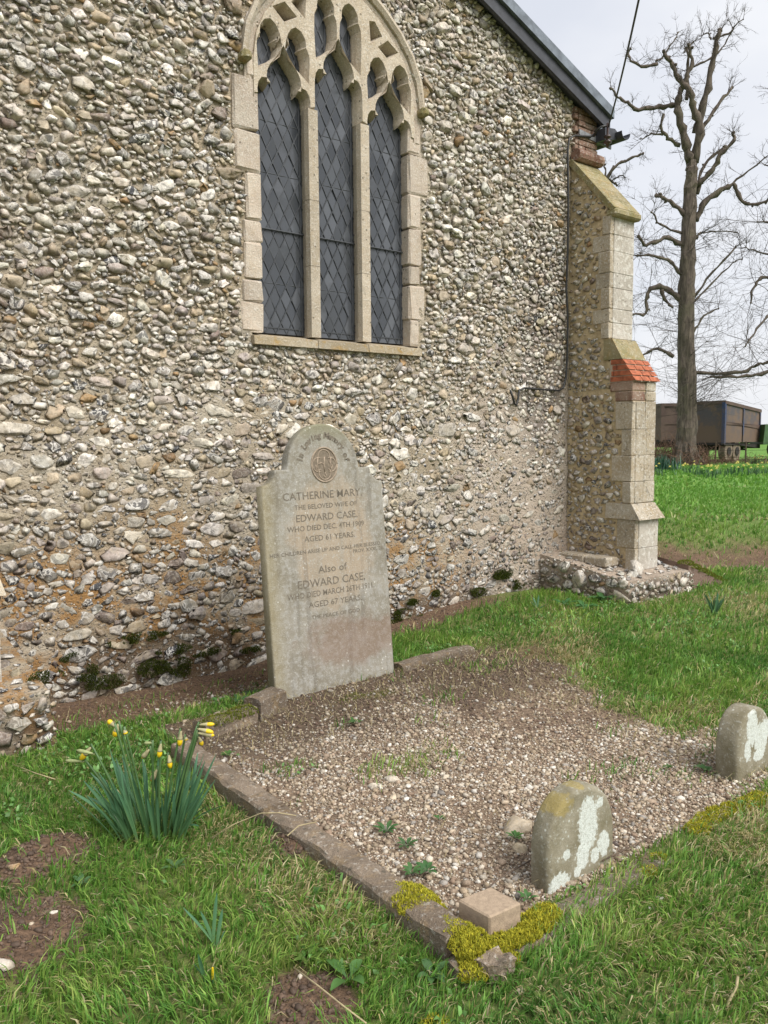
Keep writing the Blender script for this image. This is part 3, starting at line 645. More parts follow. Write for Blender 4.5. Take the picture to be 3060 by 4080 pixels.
# arch stones (voussoirs) and hood mould
def arch_band(d0, d1, y0, y1, name, mat, parts, prof=None):
    A, B = arch_off(d0), arch_off(d1)
    if prof: A, B = A[prof:-prof], B[prof:-prof]
    n = len(A)
    st = [0]+[int(round(n*(k+1)/parts)) for k in range(parts)]; st[-1] = n-1
    for a, b in zip(st[:-1], st[1:]):
        m_ = MB(); V_ = []; Fs = []
        for i in range(a, b+1):
            sh = .0
            V_ += [(A[i][0], y1, A[i][1]), (A[i][0], y0+.02, A[i][1]), ((A[i][0]*.5+B[i][0]*.5), y0, (A[i][1]*.5+B[i][1]*.5)), (B[i][0], y0+.008, B[i][1]), (B[i][0], y1, B[i][1])]
        m = b-a
        for i in range(m):
            for k in range(4): Fs.append((i*5+k, (i+1)*5+k, (i+1)*5+k+1, i*5+k+1))
        Fs += [tuple(range(5)), tuple(m*5+k for k in range(4, -1, -1))]
        m_.add(V_, Fs); m_.build(name, mat, win)
arch_band(.030, .105, WY-.018, WY+.2, 'arch_stone', M['ashlar'], 5)
arch_band(.085, .14, WY-.06, WY+.05, 'hood_mould', M['tracery'], 5, 1)
for x in (2.965, 4.655): block('hood_stop', (x-.04, WY-.10, 4.31), (x+.04, WY+.05, 4.385), M['mossy_stone'], win, bev=.02, jit=.004)
# leaded lights: every diamond pane its own piece
PW, PH = .0965, .184; GYP = WY+.095
def clip_poly(poly, a, b, c):
    o = []
    for i in range(len(poly)):
        p, q_ = poly[i], poly[(i+1) % len(poly)]; dp = a*p[0]+b*p[1]-c; dq = a*q_[0]+b*q_[1]-c
        if dp <= 0: o.append(p)
        if (dp < 0) != (dq < 0) and dp != dq:
            t = dp/(dp-dq); o.append((p[0]+(q_[0]-p[0])*t, p[1]+(q_[1]-p[1])*t))
    return o
def glaze(x0, x1, z0, z1, holes):
    xa, xb, za, zb = x0-.005, x1+.005, z0-.01, z1
    cx = (x0+x1)/2
    ld = MB()
    def strip(p, q_, w=.0045, y=GYP-.006):
        d = np.array((q_[0]-p[0], q_[1]-p[1])); l = np.hypot(*d)
        if l < .01: return
        d /= l; n = np.array((-d[1], d[0]))*w
        A = [(p[0]+n[0], p[1]+n[1]), (q_[0]+n[0], q_[1]+n[1]), (q_[0]-n[0], q_[1]-n[1]), (p[0]-n[0], p[1]-n[1])]
        ld.hexa([(u, y+.010, v) for u, v in A], [(u, y, v) for u, v in A])
    nr = int((zb-za)/PH)+2; nc = int((xb-xa)/PW)+3
    for r_ in range(-1, 2*nr+1):
        for c_ in range(-nc//2-1, nc//2+2):
            px = cx+(c_+.5*(r_ % 2))*PW; pz = za+r_*PH/2
            poly = [(px-PW/2, pz), (px, pz-PH/2), (px+PW/2, pz), (px, pz+PH/2)]
            for (a, b, c) in ((-1, 0, -xa), (1, 0, xb), (0, -1, -za), (0, 1, zb)):
                poly = clip_poly(poly, a, b, c)
                if len(poly) < 3: break
            if len(poly) < 3: continue
            pc = (sum(p[0] for p in poly)/len(poly), sum(p[1] for p in poly)/len(poly))
            if holes is not None and not any(inside(h, *q_) for h in holes for q_ in poly+[pc]): continue
            tx, tz = random.gauss(0, .04), random.gauss(0, .04)
            V_ = [(u, GYP+(u-pc[0])*tx+(v-pc[1])*tz, v) for u, v in poly]; n = len(V_)
            m_ = MB(); m_.add(V_+[(u, y+.003, v) for u, y, v in V_], [tuple(range(n)), tuple(range(n, 2*n))[::-1]]+[(i, n+i, n+(i+1) % n, (i+1) % n) for i in range(n)])
            m_.build('pane', M['glass'], win)
    for s_ in (1, -1):
        for k in range(-60, 60):
            # line through (cx+k*PW, za) with slope +-PH/PW
            p = [(cx+(k+.5)*PW-s_*10*PW, za-10*PH), (cx+(k+.5)*PW+s_*40*PW, za+40*PH)]
            a, b = p; t0, t1 = 0., 1.; d = (b[0]-a[0], b[1]-a[1])
            for q_, e in ((-d[0], a[0]-xa), (d[0], xb-a[0]), (-d[1], a[1]-za), (d[1], zb-a[1])):
                if abs(q_) < 1e-9: continue
                r_ = e/q_
                if q_ < 0: t0 = max(t0, r_)
                else: t1 = min(t1, r_)
            if t1-t0 > 1e-4: strip((a[0]+d[0]*t0, a[1]+d[1]*t0), (a[0]+d[0]*t1, a[1]+d[1]*t1), .004, GYP-(.006 if s_ > 0 else .0055))
    for xe in (x0+.022, x1-.022): strip((xe, za), (xe, zb), .004, GYP-.0068)
    if holes is None or True: strip((x0, za+.045), (x1, za+.045), .004, GYP-.0066)
    ld.build('lead_came', M['lead_light'], win)
# outline of every opening behind which glass can be seen
for i, (x0, x1, dz) in enumerate(LIGHTS):
    hh = [(x0, 2.3)]+head(x0, x1, 4.13+dz)[::-1]+[(x1, 2.3)]
    glaze(x0, x1, 2.43, 4.40+dz+.09, [hh])
    for h_ in HOLES[2*i:2*i+2]:
        a, b = min(p[0] for p in h_), max(p[0] for p in h_); glaze(a, b, min(p[1] for p in h_)+.01 if False else (4.50+dz if False else min(p[1] for p in h_)), max(p[1] for p in h_)+.01, [h_])
    for zb_, dy_, rb_ in ((3.20, -.014, .007), (2.80, .002, .0045), (3.62, .002, .0045), (4.0, .002, .0045)):
        sb = MB(); sb.tube([(x0-.02, GYP+dy_, zb_), (x1+.02, GYP+dy_, zb_)], rb_, 6); sb.build('saddle_bar', M['lead_light'], win)
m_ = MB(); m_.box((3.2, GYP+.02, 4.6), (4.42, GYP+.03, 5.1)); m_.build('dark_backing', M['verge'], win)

# ------------------------------------------------------------------ roof, verge, gutter and brick kneeler
roof = bpy.data.objects.new('roof', None); COL.objects.link(roof); roof.parent = church; BASE[roof.name] = BASE[church.name]; roof.empty_display_size = .1
def sloped(name, xa, xb, ya, yb, dz0, dz1, mat, mirror=False):
    g = lambda x: 4.80+(6.90-x)*.387
    m_ = MB(); q0 = [(xa, yb, g(xa)+dz0), (xb, yb, g(xb)+dz0), (xb, ya, g(xb)+dz0), (xa, ya, g(xa)+dz0)]; q1 = [(x, y, z-dz0+dz1) for x, y, z in q0]
    m_.hexa(q0, q1)
    if mirror: m_.v = [(2*CX-x, y, z) for x, y, z in m_.v]; m_.f = [f[::-1] for f in m_.f]
    return m_.build(name, mat, roof)
for mi in (False, True):
    sloped('fascia_board', CX, 7.12, 5.27, 5.31, 0, .125, M['verge'], mi)
    sloped('verge_capping', CX, 7.14, 5.235, 5.45, .127, .225, M['sheet_lead'], mi)
    sloped('soffit', CX, 7.10, 5.312, 5.42, .05, .11, M['verge'], mi)
    sloped('roof_sheet', CX, 7.25, 5.45, 16, .09, .17, M['sheet_lead'], mi)
m_ = MB(); arc = [(math.cos(a)*.075, -math.sin(a)*.075) for a in np.linspace(0, math.pi, 9)]
arc2 = [(x*.9, z*.9) for x, z in arc[::-1]]
m_.prism(arc+arc2, 5.16, 16, lambda u, v, d: (7.235+u, d, 4.70+v)); m_.build('gutter', M['verge'], roof)
m_ = MB(); m_.hexa([(7.0, 5.55, 4.60), (7.30, 5.55, 4.66), (7.30, 5.24, 4.66), (7.0, 5.24, 4.60)], [(7.0, 5.55, 4.72), (7.16, 5.55, 4.74), (7.16, 5.24, 4.74), (7.0, 5.24, 4.72)]); m_.build('eaves_box', M['verge'], roof)
kz = 4.47; row = 0; kn = random.Random(5)
while kz < 4.86:
    xr = 7.045; wtot = .30+.08*kn.random(); x = xr
    k = 0
    while x > xr-wtot:
        w_ = kn.choice((.105, .2)); w_ = .105 if (row+k) % 2 else .2; xa = max(x-w_, 6.68)
        if kz+.055 < gable((xa+x)/2)+.02: block('kneeler_brick', (xa+.004, WY-.03-kn.uniform(0, .012), kz+.004), (x-.004, WY+.1, kz+.056), M['old_brick'], church, bev=.006, jit=.002)
        x -= w_; k += 1
    kz += .061; row += 1
m_ = MB(); m_.tube([(6.66, WY-.06, 4.415), (7.06, WY-.06, 4.415)], .06, 10); m_.build('roll_moulding', M['old_brick'], church)

# ------------------------------------------------------------------ cable, bracket, wire
cb = MB(); yw = WY-.05
cpts = [on_y(x, y, yw) for x, y in ((2390, 520), (2350, 545), (2290, 540), (2268, 552), (2262, 600), (2264, 800), (2262, 1000), (2256, 1150), (2262, 1250), (2260, 1400), (2256, 1500), (2245, 1545), (2225, 1556), (2160, 1552), (2090, 1546), (2068, 1556), (2064, 1590), (2058, 1614), (2050, 1610), (2042, 1580), (2033, 1555))]
cb.tube(cpts, .011, 6); tag(cb.build('cable', M['black_cable'], None, tuple(cpts[10]), True), 'black cable clipped down the flint wall ending in a loose hook', 'cable')
br = thing('wire_bracket', (7.0, 5.33, 4.68), 'steel bracket with brown insulator under the eaves end', 'bracket')
bk = MB(); a = on_y(2282, 512, WY-.045); b = on_y(2440, 548, WY-.09)
bk.hexa([(6.74, WY-.03, a[2]-.03), (7.26, WY-.03, a[2]-.07), (7.26, WY-.045, a[2]-.07), (6.74, WY-.045, a[2]-.03)], [(6.74, WY-.03, a[2]+.02), (7.26, WY-.03, a[2]-.02), (7.26, WY-.045, a[2]-.02), (6.74, WY-.045, a[2]+.02)]); bk.build('arm', M['steel'], br)
it = on_y(2421, 540, 5.18); IX, IY, IZ = it
ins = MB(); ins.tube([(IX, IY, IZ+.12), (IX, IY, IZ+.01), (IX, IY, IZ), (IX, IY, IZ-.02), (IX, IY, IZ-.03), (IX, IY, IZ-.05), (IX, IY, IZ-.055), (IX, IY, IZ-.075), (IX, IY, IZ-.085), (IX, IY, IZ-.12)], [.012, .012, .03, .04, .018, .018, .042, .036, .018, .008], 10); ins.build('insulator', M['ceramic'], br, None, True)
co = MB(); co.tube([on_y(2365, 545, 5.3), on_y(2375, 520, 5.26), on_y(2395, 505, 5.22), on_y(2425, 500, 5.18)], .012, 6); co.build('conduit', M['black_cable'], br, None, True)
w0 = on_y(2424, 505, 5.18); d_ = ray(2545, 0); w1 = CAM+d_*((w0[2]-.12-H)/d_[2]); dirw = (w1-w0)
pts = [w0+dirw*t+np.array([0, 0, .16*(t*(t-1.)) if t <= 1 else .12*(t-1)]) for t in np.linspace(0, 4, 40)]
wm = MB(); wm.tube(pts, .008, 5); tag(wm.build('overhead_wire', M['black_cable'], None, tuple(w0), True), 'black overhead wire rising from the eaves bracket across the sky', 'wire')

# ------------------------------------------------------------------ flints become objects: 300 largest singly, the rest as one mass per parent
order = sorted(range(len(STONES)), key=lambda i: -STONES[i][0]); top = set(order[:300]); pmesh = {}
rest = {}
for i, (sz, par, Mx, pos, key, (Vp, Fp), c, kn) in enumerate(STONES):
    if i in top:
        if key not in pmesh: pmesh[key] = np_mesh('flint', Vp, [Fp]); pmesh[key].materials.append(M['flint'])
        o = bpy.data.objects.new('flint', pmesh[key]); COL.objects.link(o); o.parent = par; b_ = origin_of(par)
        m4 = Matrix.Identity(4)
        for r_ in range(3):
            for c_ in range(3): m4[r_][c_] = Mx[r_, c_]
            m4[r_][3] = pos[r_]-b_[r_]
        o.matrix_local = m4; o.color = tuple(map(float, c))
    else: rest.setdefault(par.name, []).append(i)
for pn, ids in rest.items():
    par = bpy.data.objects[pn]; Vs, Fs, Cs = [], [], []; n = 0
    for i in ids:
        sz, _, Mx, pos, key, (Vp, Fp), c, kn = STONES[i]
        Vs.append(Vp@Mx.T+pos); Fq = Fp if np.linalg.det(Mx) > 0 else Fp[:, ::-1]; Fs.append(Fq+n); n += len(Vp); cv_ = np.repeat(c[None], len(Vp), 0)
        if kn: cv_[:, :3] *= np.where(Vp[:, 2:] > Vp[:, 2].max()*.72, kn, 1.15)
        Cs.append(cv_)
    me = np_mesh('flint_rubble', np.concatenate(Vs), [np.concatenate(Fs)], np.concatenate(Cs))
    tag(place(me, 'flint_rubble', M['rubble'], par), kind='stuff')
# ------------------------------------------------------------------ headstone
LEAN = R(5); HX, HY = 2.885, 4.17
def hs(px, py):
    t_ = math.tan(LEAN); d = ray(px, py); s = (HY+t_*H)/(d[1]-t_*d[2]); p = CAM+d*s; return p[0]-HX, p[2]/math.cos(LEAN)
def hw(u, v, d): return (HX+u, HY+v*math.sin(LEAN)-d*math.cos(LEAN), v*math.cos(LEAN)+d*math.sin(LEAN))    # d: outwards from the face
def head_mat():
    m, t, b = material('headstone_stone'); p = opos(t); n1 = noi(t, 4, 5, .6, p); n2 = noi(t, 26, 5, .65, p); n3 = noi(t, 170, 3, .6, p)
    sx = N(t, 'ShaderNodeSeparateXYZ'); t.links.new(p, sx.inputs[0])
    st = N(t, 'ShaderNodeMapping'); st.inputs['Scale'].default_value = (14, 2, 1.2); t.links.new(p, st.inputs['Vector']); ns = noi(t, 1, 4, .6, st.outputs[0])
    c = mixc(t, ramp(t, n1, .3, .7), (.20, .182, .14), (.295, .275, .23)); c = mixc(t, mth(t, 'MULTIPLY', ramp(t, n2, .45, .6), .55), c, (.34, .335, .31))
    pale = blob(t, p, .03, 0, .95, .30, .5, .42, .22, 5, .18); c = mixc(t, mth(t, 'MULTIPLY', pale, ramp(t, ns, .30, .6, .35, .9)), c, (.36, .29, .21))
    c = mixc(t, mth(t, 'MULTIPLY', mth(t, 'MULTIPLY', pale, ramp(t, ns, .62, .72)), .5), c, (.27, .235, .22))
    strk = mth(t, 'MULTIPLY', ramp(t, ns, .52, .66), .45); c = mixc(t, strk, c, (.135, .122, .098)); c = mixc(t, mth(t, 'MULTIPLY', ramp(t, noi(t, 60, 4, .65, p), .54, .64), .5), c, (.40, .395, .365))
    red = blob(t, p, .15, 0, .30, .36, .5, .16, .4, 6, .3); c = mixc(t, mth(t, 'MULTIPLY', red, .45), c, (.20, .115, .075))
    alg = mth(t, 'MULTIPLY', ramp(t, sx.outputs['X'], -.32, -.47), .5); c = mixc(t, alg, c, (.27, .225, .11))
    algt = mth(t, 'MULTIPLY', ramp(t, mth(t, 'ADD', sx.outputs['Z'], mth(t, 'MULTIPLY', n2, .15)), 1.62, 1.78), .6); c = mixc(t, algt, c, (.17, .165, .075))
    c = mixc(t, mth(t, 'MULTIPLY', ramp(t, n3, .63, .70), .7), c, (.46, .45, .41)); c = mixc(t, mth(t, 'MULTIPLY', ramp(t, n3, .38, .30), .45), c, (.08, .07, .055))
    vo = N(t, 'ShaderNodeTexVoronoi', i_Scale=26.); t.links.new(p, vo.inputs['Vector']); c = mixc(t, mth(t, 'MULTIPLY', ramp(t, vo.outputs['Distance'], .17, .11), ramp(t, n1, .45, .6)), c, (.52, .51, .46))
    t.links.new(c, b.inputs['Base Color']); b.inputs['Roughness'].default_value = .9; bump(t, b, mth(t, 'ADD', n2, n3), .45, .008); return m
M['headstone'] = head_mat(); M['carving'] = simple('cut_letters', (.165, .143, .11), .95, .35, 60, 0, 0); M['carving_pale'] = simple('carved_relief', (.33, .265, .20), .95, .3, 60)
hst = thing('headstone', (HX, HY, 0), 'tall weathered headstone with arched top, carved emblem and inscription before the wall', 'headstone')
half = [(.468, -.25), (.462, 1.325)]
for a in np.linspace(0, 90, 8): half.append((.462-.097*math.sin(R(a)), 1.422-.097*math.cos(R(a))))
half += [(.275, 1.422)]
for a in np.linspace(8, 90, 12): half.append((.272*math.cos(R(a)), 1.425+.283*math.sin(R(a))))
outl = half+[(-x, y) for x, y in half[::-1][1:]]
cu = bpy.data.curves.new('slab', 'CURVE'); cu.dimensions = '2D'; cu.fill_mode = 'BOTH'; cu.extrude = .032; cu.bevel_depth = .012; cu.bevel_resolution = 1; cu.offset = -.012
spl(outl); tmp = bpy.data.objects.new('tmp', cu); COL.objects.link(tmp); dg = bpy.context.evaluated_depsgraph_get()
me = bpy.data.meshes.new_from_object(tmp.evaluated_get(dg)); bpy.data.objects.remove(tmp); bpy.data.curves.remove(cu); me.name = 'slab'
for v in me.vertices: v.co = hw(v.co.x, v.co.y, v.co.z-.044)
place(me, 'slab', M['headstone'], hst)
def text_mesh(s, size=1.0, shear=0, bold=0.0):
    c = bpy.data.curves.new('txt', 'FONT'); c.body = s; c.size = size; c.align_x = 'CENTER'; c.resolution_u = 2; c.extrude = .0; c.shear = shear; c.offset = bold; c.fill_mode = 'FRONT'
    o = bpy.data.objects.new('txt', c); COL.objects.link(o); d = bpy.context.evaluated_depsgraph_get(); m_ = bpy.data.meshes.new_from_object(o.evaluated_get(d)); bpy.data.objects.remove(o); bpy.data.curves.remove(c); return m_
def zm(x, y): return 950+x*.565, 1600+y*.565
def cut_line(s, p0, p1, hpx, bold=.006):
    u0, v0 = hs(*zm(*p0)); u1, v1 = hs(*zm(*p1)); m_ = text_mesh(s, 1, 0, bold); xs_ = [v.co.x for v in m_.vertices]; ys_ = [v.co.y for v in m_.vertices]
    sx = math.hypot(u1-u0, v1-v0)/(max(xs_)-min(xs_)); ua, va = hs(*zm((p0[0]+p1[0])/2, (p0[1]+p1[1])/2)); ub, vb = hs(*zm((p0[0]+p1[0])/2, (p0[1]+p1[1])/2-hpx)); sy = (vb-va)/.69
    an = math.atan2(v1-v0, u1-u0)*.5; mid = (min(xs_)+max(xs_))/2
    for v in m_.vertices: x, y = (v.co.x-mid)*sx, v.co.y*sy; v.co = hw(ua+x*math.cos(an)-y*math.sin(an), va+x*math.sin(an)+y*math.cos(an), .0013)
    m_.name = 'inscription_line'; place(m_, 'inscription_line', M['carving'], hst)
for s, a, b, h_ in (('CATHERINE MARY,', (325, 705), (880, 655), 52), ('THE BELOVED WIFE OF', (403, 768), (840, 728), 33), ('EDWARD CASE,', (415, 852), (845, 810), 48), ('WHO DIED DEC. 4TH 1909', (355, 925), (895, 870), 36), ('AGED 61 YEARS.', (470, 992), (825, 950), 38),
                    ('HER CHILDREN ARISE UP AND CALL HER BLESSED.', (245, 1108), (1025, 1000), 26), ('PROV. XXXI. 28.', (810, 1068), (1025, 1038), 24), ('Also of', (565, 1212), (768, 1180), 50), ('EDWARD CASE,', (430, 1325), (900, 1250), 55), ('WHO DIED MARCH 26TH 1911.', (360, 1405), (970, 1305), 40), ('AGED 67 YEARS.', (500, 1455), (875, 1398), 40), ('THE PEACE OF GOD', (520, 1535), (860, 1480), 26)):
    cut_line(s, a, b, h_)
ec = hs(*zm(605, 445)); er = .098
txt = 'In Loving Memory of'; ar = .168
for i, ch in enumerate(txt):
    if ch == ' ': continue
    a = R(172-164*(i+.5)/len(txt)); m_ = text_mesh(ch, .054, .12, .003)
    cxv, czv = ec[0]+math.cos(a)*ar, ec[1]-.01+math.sin(a)*ar*1.08; r_ = a-math.pi/2
    for v in m_.vertices: v.co = hw(cxv+v.co.x*math.cos(r_)-v.co.y*math.sin(r_), czv+v.co.x*math.sin(r_)+v.co.y*math.cos(r_), .0013)
    place(m_, 'carved_letter', M['carving'], hst)
em = MB()
def rel(pts, r_, n=6): em.tube([hw(ec[0]+u, ec[1]+v, .001) for u, v in pts], r_, n)
rel([(er*math.cos(a), er*1.12*math.sin(a)) for a in np.linspace(0, 2*math.pi, 33)], .006)
for k in range(4):
    a0 = k*math.pi/2; c_ = (.045*math.cos(a0), .05*math.sin(a0)); rel([(c_[0]+.046*math.cos(a), c_[1]+.046*math.sin(a)) for a in np.linspace(a0-1.9, a0+1.9, 13)], .004)
for dx in (-.05, 0, .05): rel([(dx, -.045), (dx-.004, 0), (dx+.004, .05)], .0045)
rel([(-.05, .005), (-.02, .012), (0, .0)], .004); rel([(.075, .035), (.05, .045), (.035, .02), (.06, -.005), (.05, -.035), (.028, -.03)], .0045); rel([(0, -.045), (.012, -.07), (0, -.082), (-.012, -.068)], .0035); rel([(-.03, -.03), (-.062, -.035), (-.066, 0)], .004)
em.build('emblem', M['carving_pale'], hst, None, True)
dm = MB(); n = 28; dm.add([hw(ec[0]+er*math.cos(2*math.pi*i/n), ec[1]+er*1.12*math.sin(2*math.pi*i/n), .0008) for i in range(n)], [tuple(range(n))]); dm.build('emblem_ground', simple('emblem_ground', (.19, .155, .115), .95, .3, 40), hst)

# ------------------------------------------------------------------ footstones
def foot_mat(name, spots, yspots):
    m, t, b = material(name); p = opos(t); n1 = noi(t, 8, 5, .6, p); n2 = noi(t, 60, 4, .65, p); n3 = noi(t, 220, 3, .6, p)
    c = mixc(t, ramp(t, n1, .3, .7), (.16, .14, .085), (.29, .265, .20)); c = mixc(t, mth(t, 'MULTIPLY', ramp(t, n2, .55, .66), .5), c, (.36, .36, .32))
    for (x, z, rx, rz) in yspots: c = mixc(t, mth(t, 'MULTIPLY', blob(t, p, x, .05, z, rx, .3, rz, .45, 30, .25), .6), c, (.30, .23, .06))
    nf = N(t, 'ShaderNodeNewGeometry'); sy = N(t, 'ShaderNodeSeparateXYZ'); t.links.new(nf.outputs['Normal'], sy.inputs[0]); front = ramp(t, sy.outputs['Y'], -.55, -.8)
    for (x, z, rx, rz) in spots: c = mixc(t, mth(t, 'MULTIPLY', blob(t, p, x, 0, z, rx, .3, rz, .30, 55, .10), mth(t, 'MULTIPLY', front, ramp(t, n2, .30, .55, .55, .95))), c, mixc(t, ramp(t, n3, .3, .7), (.45, .49, .46), (.66, .69, .65)))
    sp = N(t, 'ShaderNodeTexVoronoi', i_Scale=55.); t.links.new(p, sp.inputs['Vector']); c = mixc(t, mth(t, 'MULTIPLY', ramp(t, sp.outputs['Distance'], .30, .2), ramp(t, n1, .45, .6)), c, (.46, .47, .41))
    c = mixc(t, mth(t, 'MULTIPLY', ramp(t, n3, .42, .30), .6), c, (.07, .062, .045))
    t.links.new(c, b.inputs['Base Color']); b.inputs['Roughness'].default_value = .92; bump(t, b, mth(t, 'ADD', n2, n1), .5, .008); return m
def footstone(x0, x1, yf, yb, hgt, mat, label, rz=0):
    c = (x0+x1)/2; hwid = (x1-x0)/2; base = (c, yf, -.03)
    pts = [(hwid, -.15), (hwid*1.0, hgt*.45)]+[(hwid*max(0, math.cos(R(a)))**.9, hgt*.47+hgt*.53*math.sin(R(a))) for a in np.linspace(6, 90, 14)]
    pts = pts+[(-x, z) for x, z in pts[::-1][1:]]
    cu_ = bpy.data.curves.new('f', 'CURVE'); cu_.dimensions = '2D'; cu_.fill_mode = 'BOTH'; th = yb-yf; cu_.extrude = th/2-.018; cu_.bevel_depth = .018; cu_.bevel_resolution = 2; cu_.offset = -.018
    s = cu_.splines.new('POLY'); s.points.add(len(pts)-1); s.use_cyclic_u = True
    for p, (x, z) in zip(s.points, pts): p.co = (x, z, 0, 1)
    tmp = bpy.data.objects.new('tmp', cu_); COL.objects.link(tmp); d = bpy.context.evaluated_depsgraph_get(); me = bpy.data.meshes.new_from_object(tmp.evaluated_get(d)); bpy.data.objects.remove(tmp)
    for v in me.vertices: v.co = (v.co.x, th/2-v.co.z, v.co.y)
    me.name = 'footstone'; me.materials.clear(); me.materials.append(mat)
    o = bpy.data.objects.new('footstone', me); COL.objects.link(o); o.location = base; o.rotation_euler = (R(-2), R(1.5), rz); BASE[o.name] = base
    return tag(o, label, 'footstone', 'small rounded footstones on the front kerb')
footstone(2.085, 2.462, 1.75, 1.84, .37, foot_mat('footstone_lichen', [(.03, .23, .055, .10), (.00, .12, .035, .05), (-.13, .05, .06, .045), (.12, .13, .035, .045), (.10, .29, .018, .02), (-.09, .15, .02, .02), (.07, .10, .025, .03), (-.03, .07, .02, .02), (.0, .03, .02, .02)], [(-.11, .33, .05, .035), (.0, .375, .03, .015)]), 'rounded footstone with yellow lichen on its crown beside the pinkish block')
footstone(3.455, 3.775, 1.80, 1.915, .36, foot_mat('footstone_lichen_far', [(-.03, .27, .05, .085), (.05, .20, .06, .08), (-.07, .17, .03, .05), (.10, .24, .04, .05), (.03, .13, .05, .03)], []), 'rounded footstone nearest the right edge, white lichen on its upper face')

# ------------------------------------------------------------------ kerbs
def kerb(p0, p1, w, h, label, zoff=0., lump=.006, seed=0):
    p0 = np.array(p0, float); p1 = np.array(p1, float); d = p1-p0; l = np.hypot(*d); n = max(3, int(l/.05)); a = math.atan2(d[1], d[0]); base = (p0[0], p0[1], 0)
    prof = [(-w/2-.004, -.12), (-w/2, h-.012), (-w/2+.008, h-.001), (-.012, h+.002), (.02, h), (w/2-.009, h-.002), (w/2, h-.014), (w/2+.003, -.12)]; V_ = []; Fs = []; m = len(prof); r = np.random.default_rng(seed)
    for i in range(n+1):
        t = i/n*l; e = .006*math.sin(t*3+seed)
        for (u, z) in prof: V_.append((t, u+e+r.normal(0, lump*.4), z+zoff+.012*math.sin(t*2.2+seed)*(z > 0)+r.normal(0, lump*.5)))
    for i in range(n):
        for k in range(m-1): Fs.append((i*m+k, i*m+k+1, (i+1)*m+k+1, (i+1)*m+k))
    Fs += [tuple(range(m)), tuple(n*m+k for k in range(m-1, -1, -1))]
    me = bpy.data.meshes.new('kerb_stone'); me.from_pydata(V_, [], Fs); me.update(); me.materials.append(M['kerb'])
    bmx = bmesh.new(); bmx.from_mesh(me); bmesh.ops.recalc_face_normals(bmx, faces=bmx.faces); bmx.to_mesh(me); bmx.free()
    o = bpy.data.objects.new('kerb_stone', me); COL.objects.link(o); o.location = base; o.rotation_euler = (0, 0, a)
    return tag(o, label, 'kerb', 'kerb stones round the grave plot')
kerb((1.632, 2.84), (1.632, 3.80), .11, .065, 'brown kerb stone beside the daffodil clump', 0, .006, seed=1)
kerb((1.632, 1.72), (1.632, 2.835), .11, .072, 'brown kerb stone running down to the mossy corner', 0, .006, seed=2)
kerb((1.55, 1.66), (2.60, 1.665), .11, .022, 'mossy kerb stone under the yellow-crowned footstone', 0, seed=3)
kerb((2.605, 1.66), (3.9, 1.70), .10, .012, 'half-buried kerb stone running towards the right footstone', 0, seed=4)
kerb((1.80, 3.93), (2.15, 3.99), .12, .10, 'low mossy kerb stone left of the headstone', .0, seed=5)
kerb((2.16, 4.0), (2.37, 4.06), .13, .13, 'short grey kerb end touching the headstone foot', .0, seed=6)
kerb((3.40, 4.20), (4.12, 4.24), .11, .05, 'dark sunken kerb stone right of the headstone', .0, seed=7)
bc = on_z(1952, 3592, .10); bz = gz(bc[0], bc[1])
cs = [on_z(x, y, .10) for x, y in ((1824, 3583), (1956, 3531), (2078, 3597), (1951, 3653))]
bm_ = MB(); lo = [(p[0], p[1], .0) for p in cs]; bm_.hexa([cs_ for cs_ in lo], [tuple(p) for p in cs]); me = bm_.mesh('concrete_block')
bmx = bmesh.new(); bmx.from_mesh(me); bmesh.ops.recalc_face_normals(bmx, faces=bmx.faces); bmesh.ops.bevel(bmx, geom=bmx.edges[:], offset=.005, segments=1, affect='EDGES'); bmx.to_mesh(me); bmx.free()
tag(place(me, 'stone_block', simple('pink_block', (.36, .275, .195), .95, .2, 60, 0, .3), None, (float(bc[0]), float(bc[1]), 0)), 'square pinkish stone block lying inside the mossy kerb corner', 'stone block')
rp = on_z(1975, 3850, .02); me = block_mesh('rough_stone', (rp[0]-.045, rp[1]-.03, -.03), (rp[0]+.045, rp[1]+.04, .045), cuts=3, jit=.009)
tag(place(me, 'rough_stone', M['kerb'], None, (float(rp[0]), float(rp[1]), 0)), 'rough grey stone at the outer point of the mossy corner', 'stone')

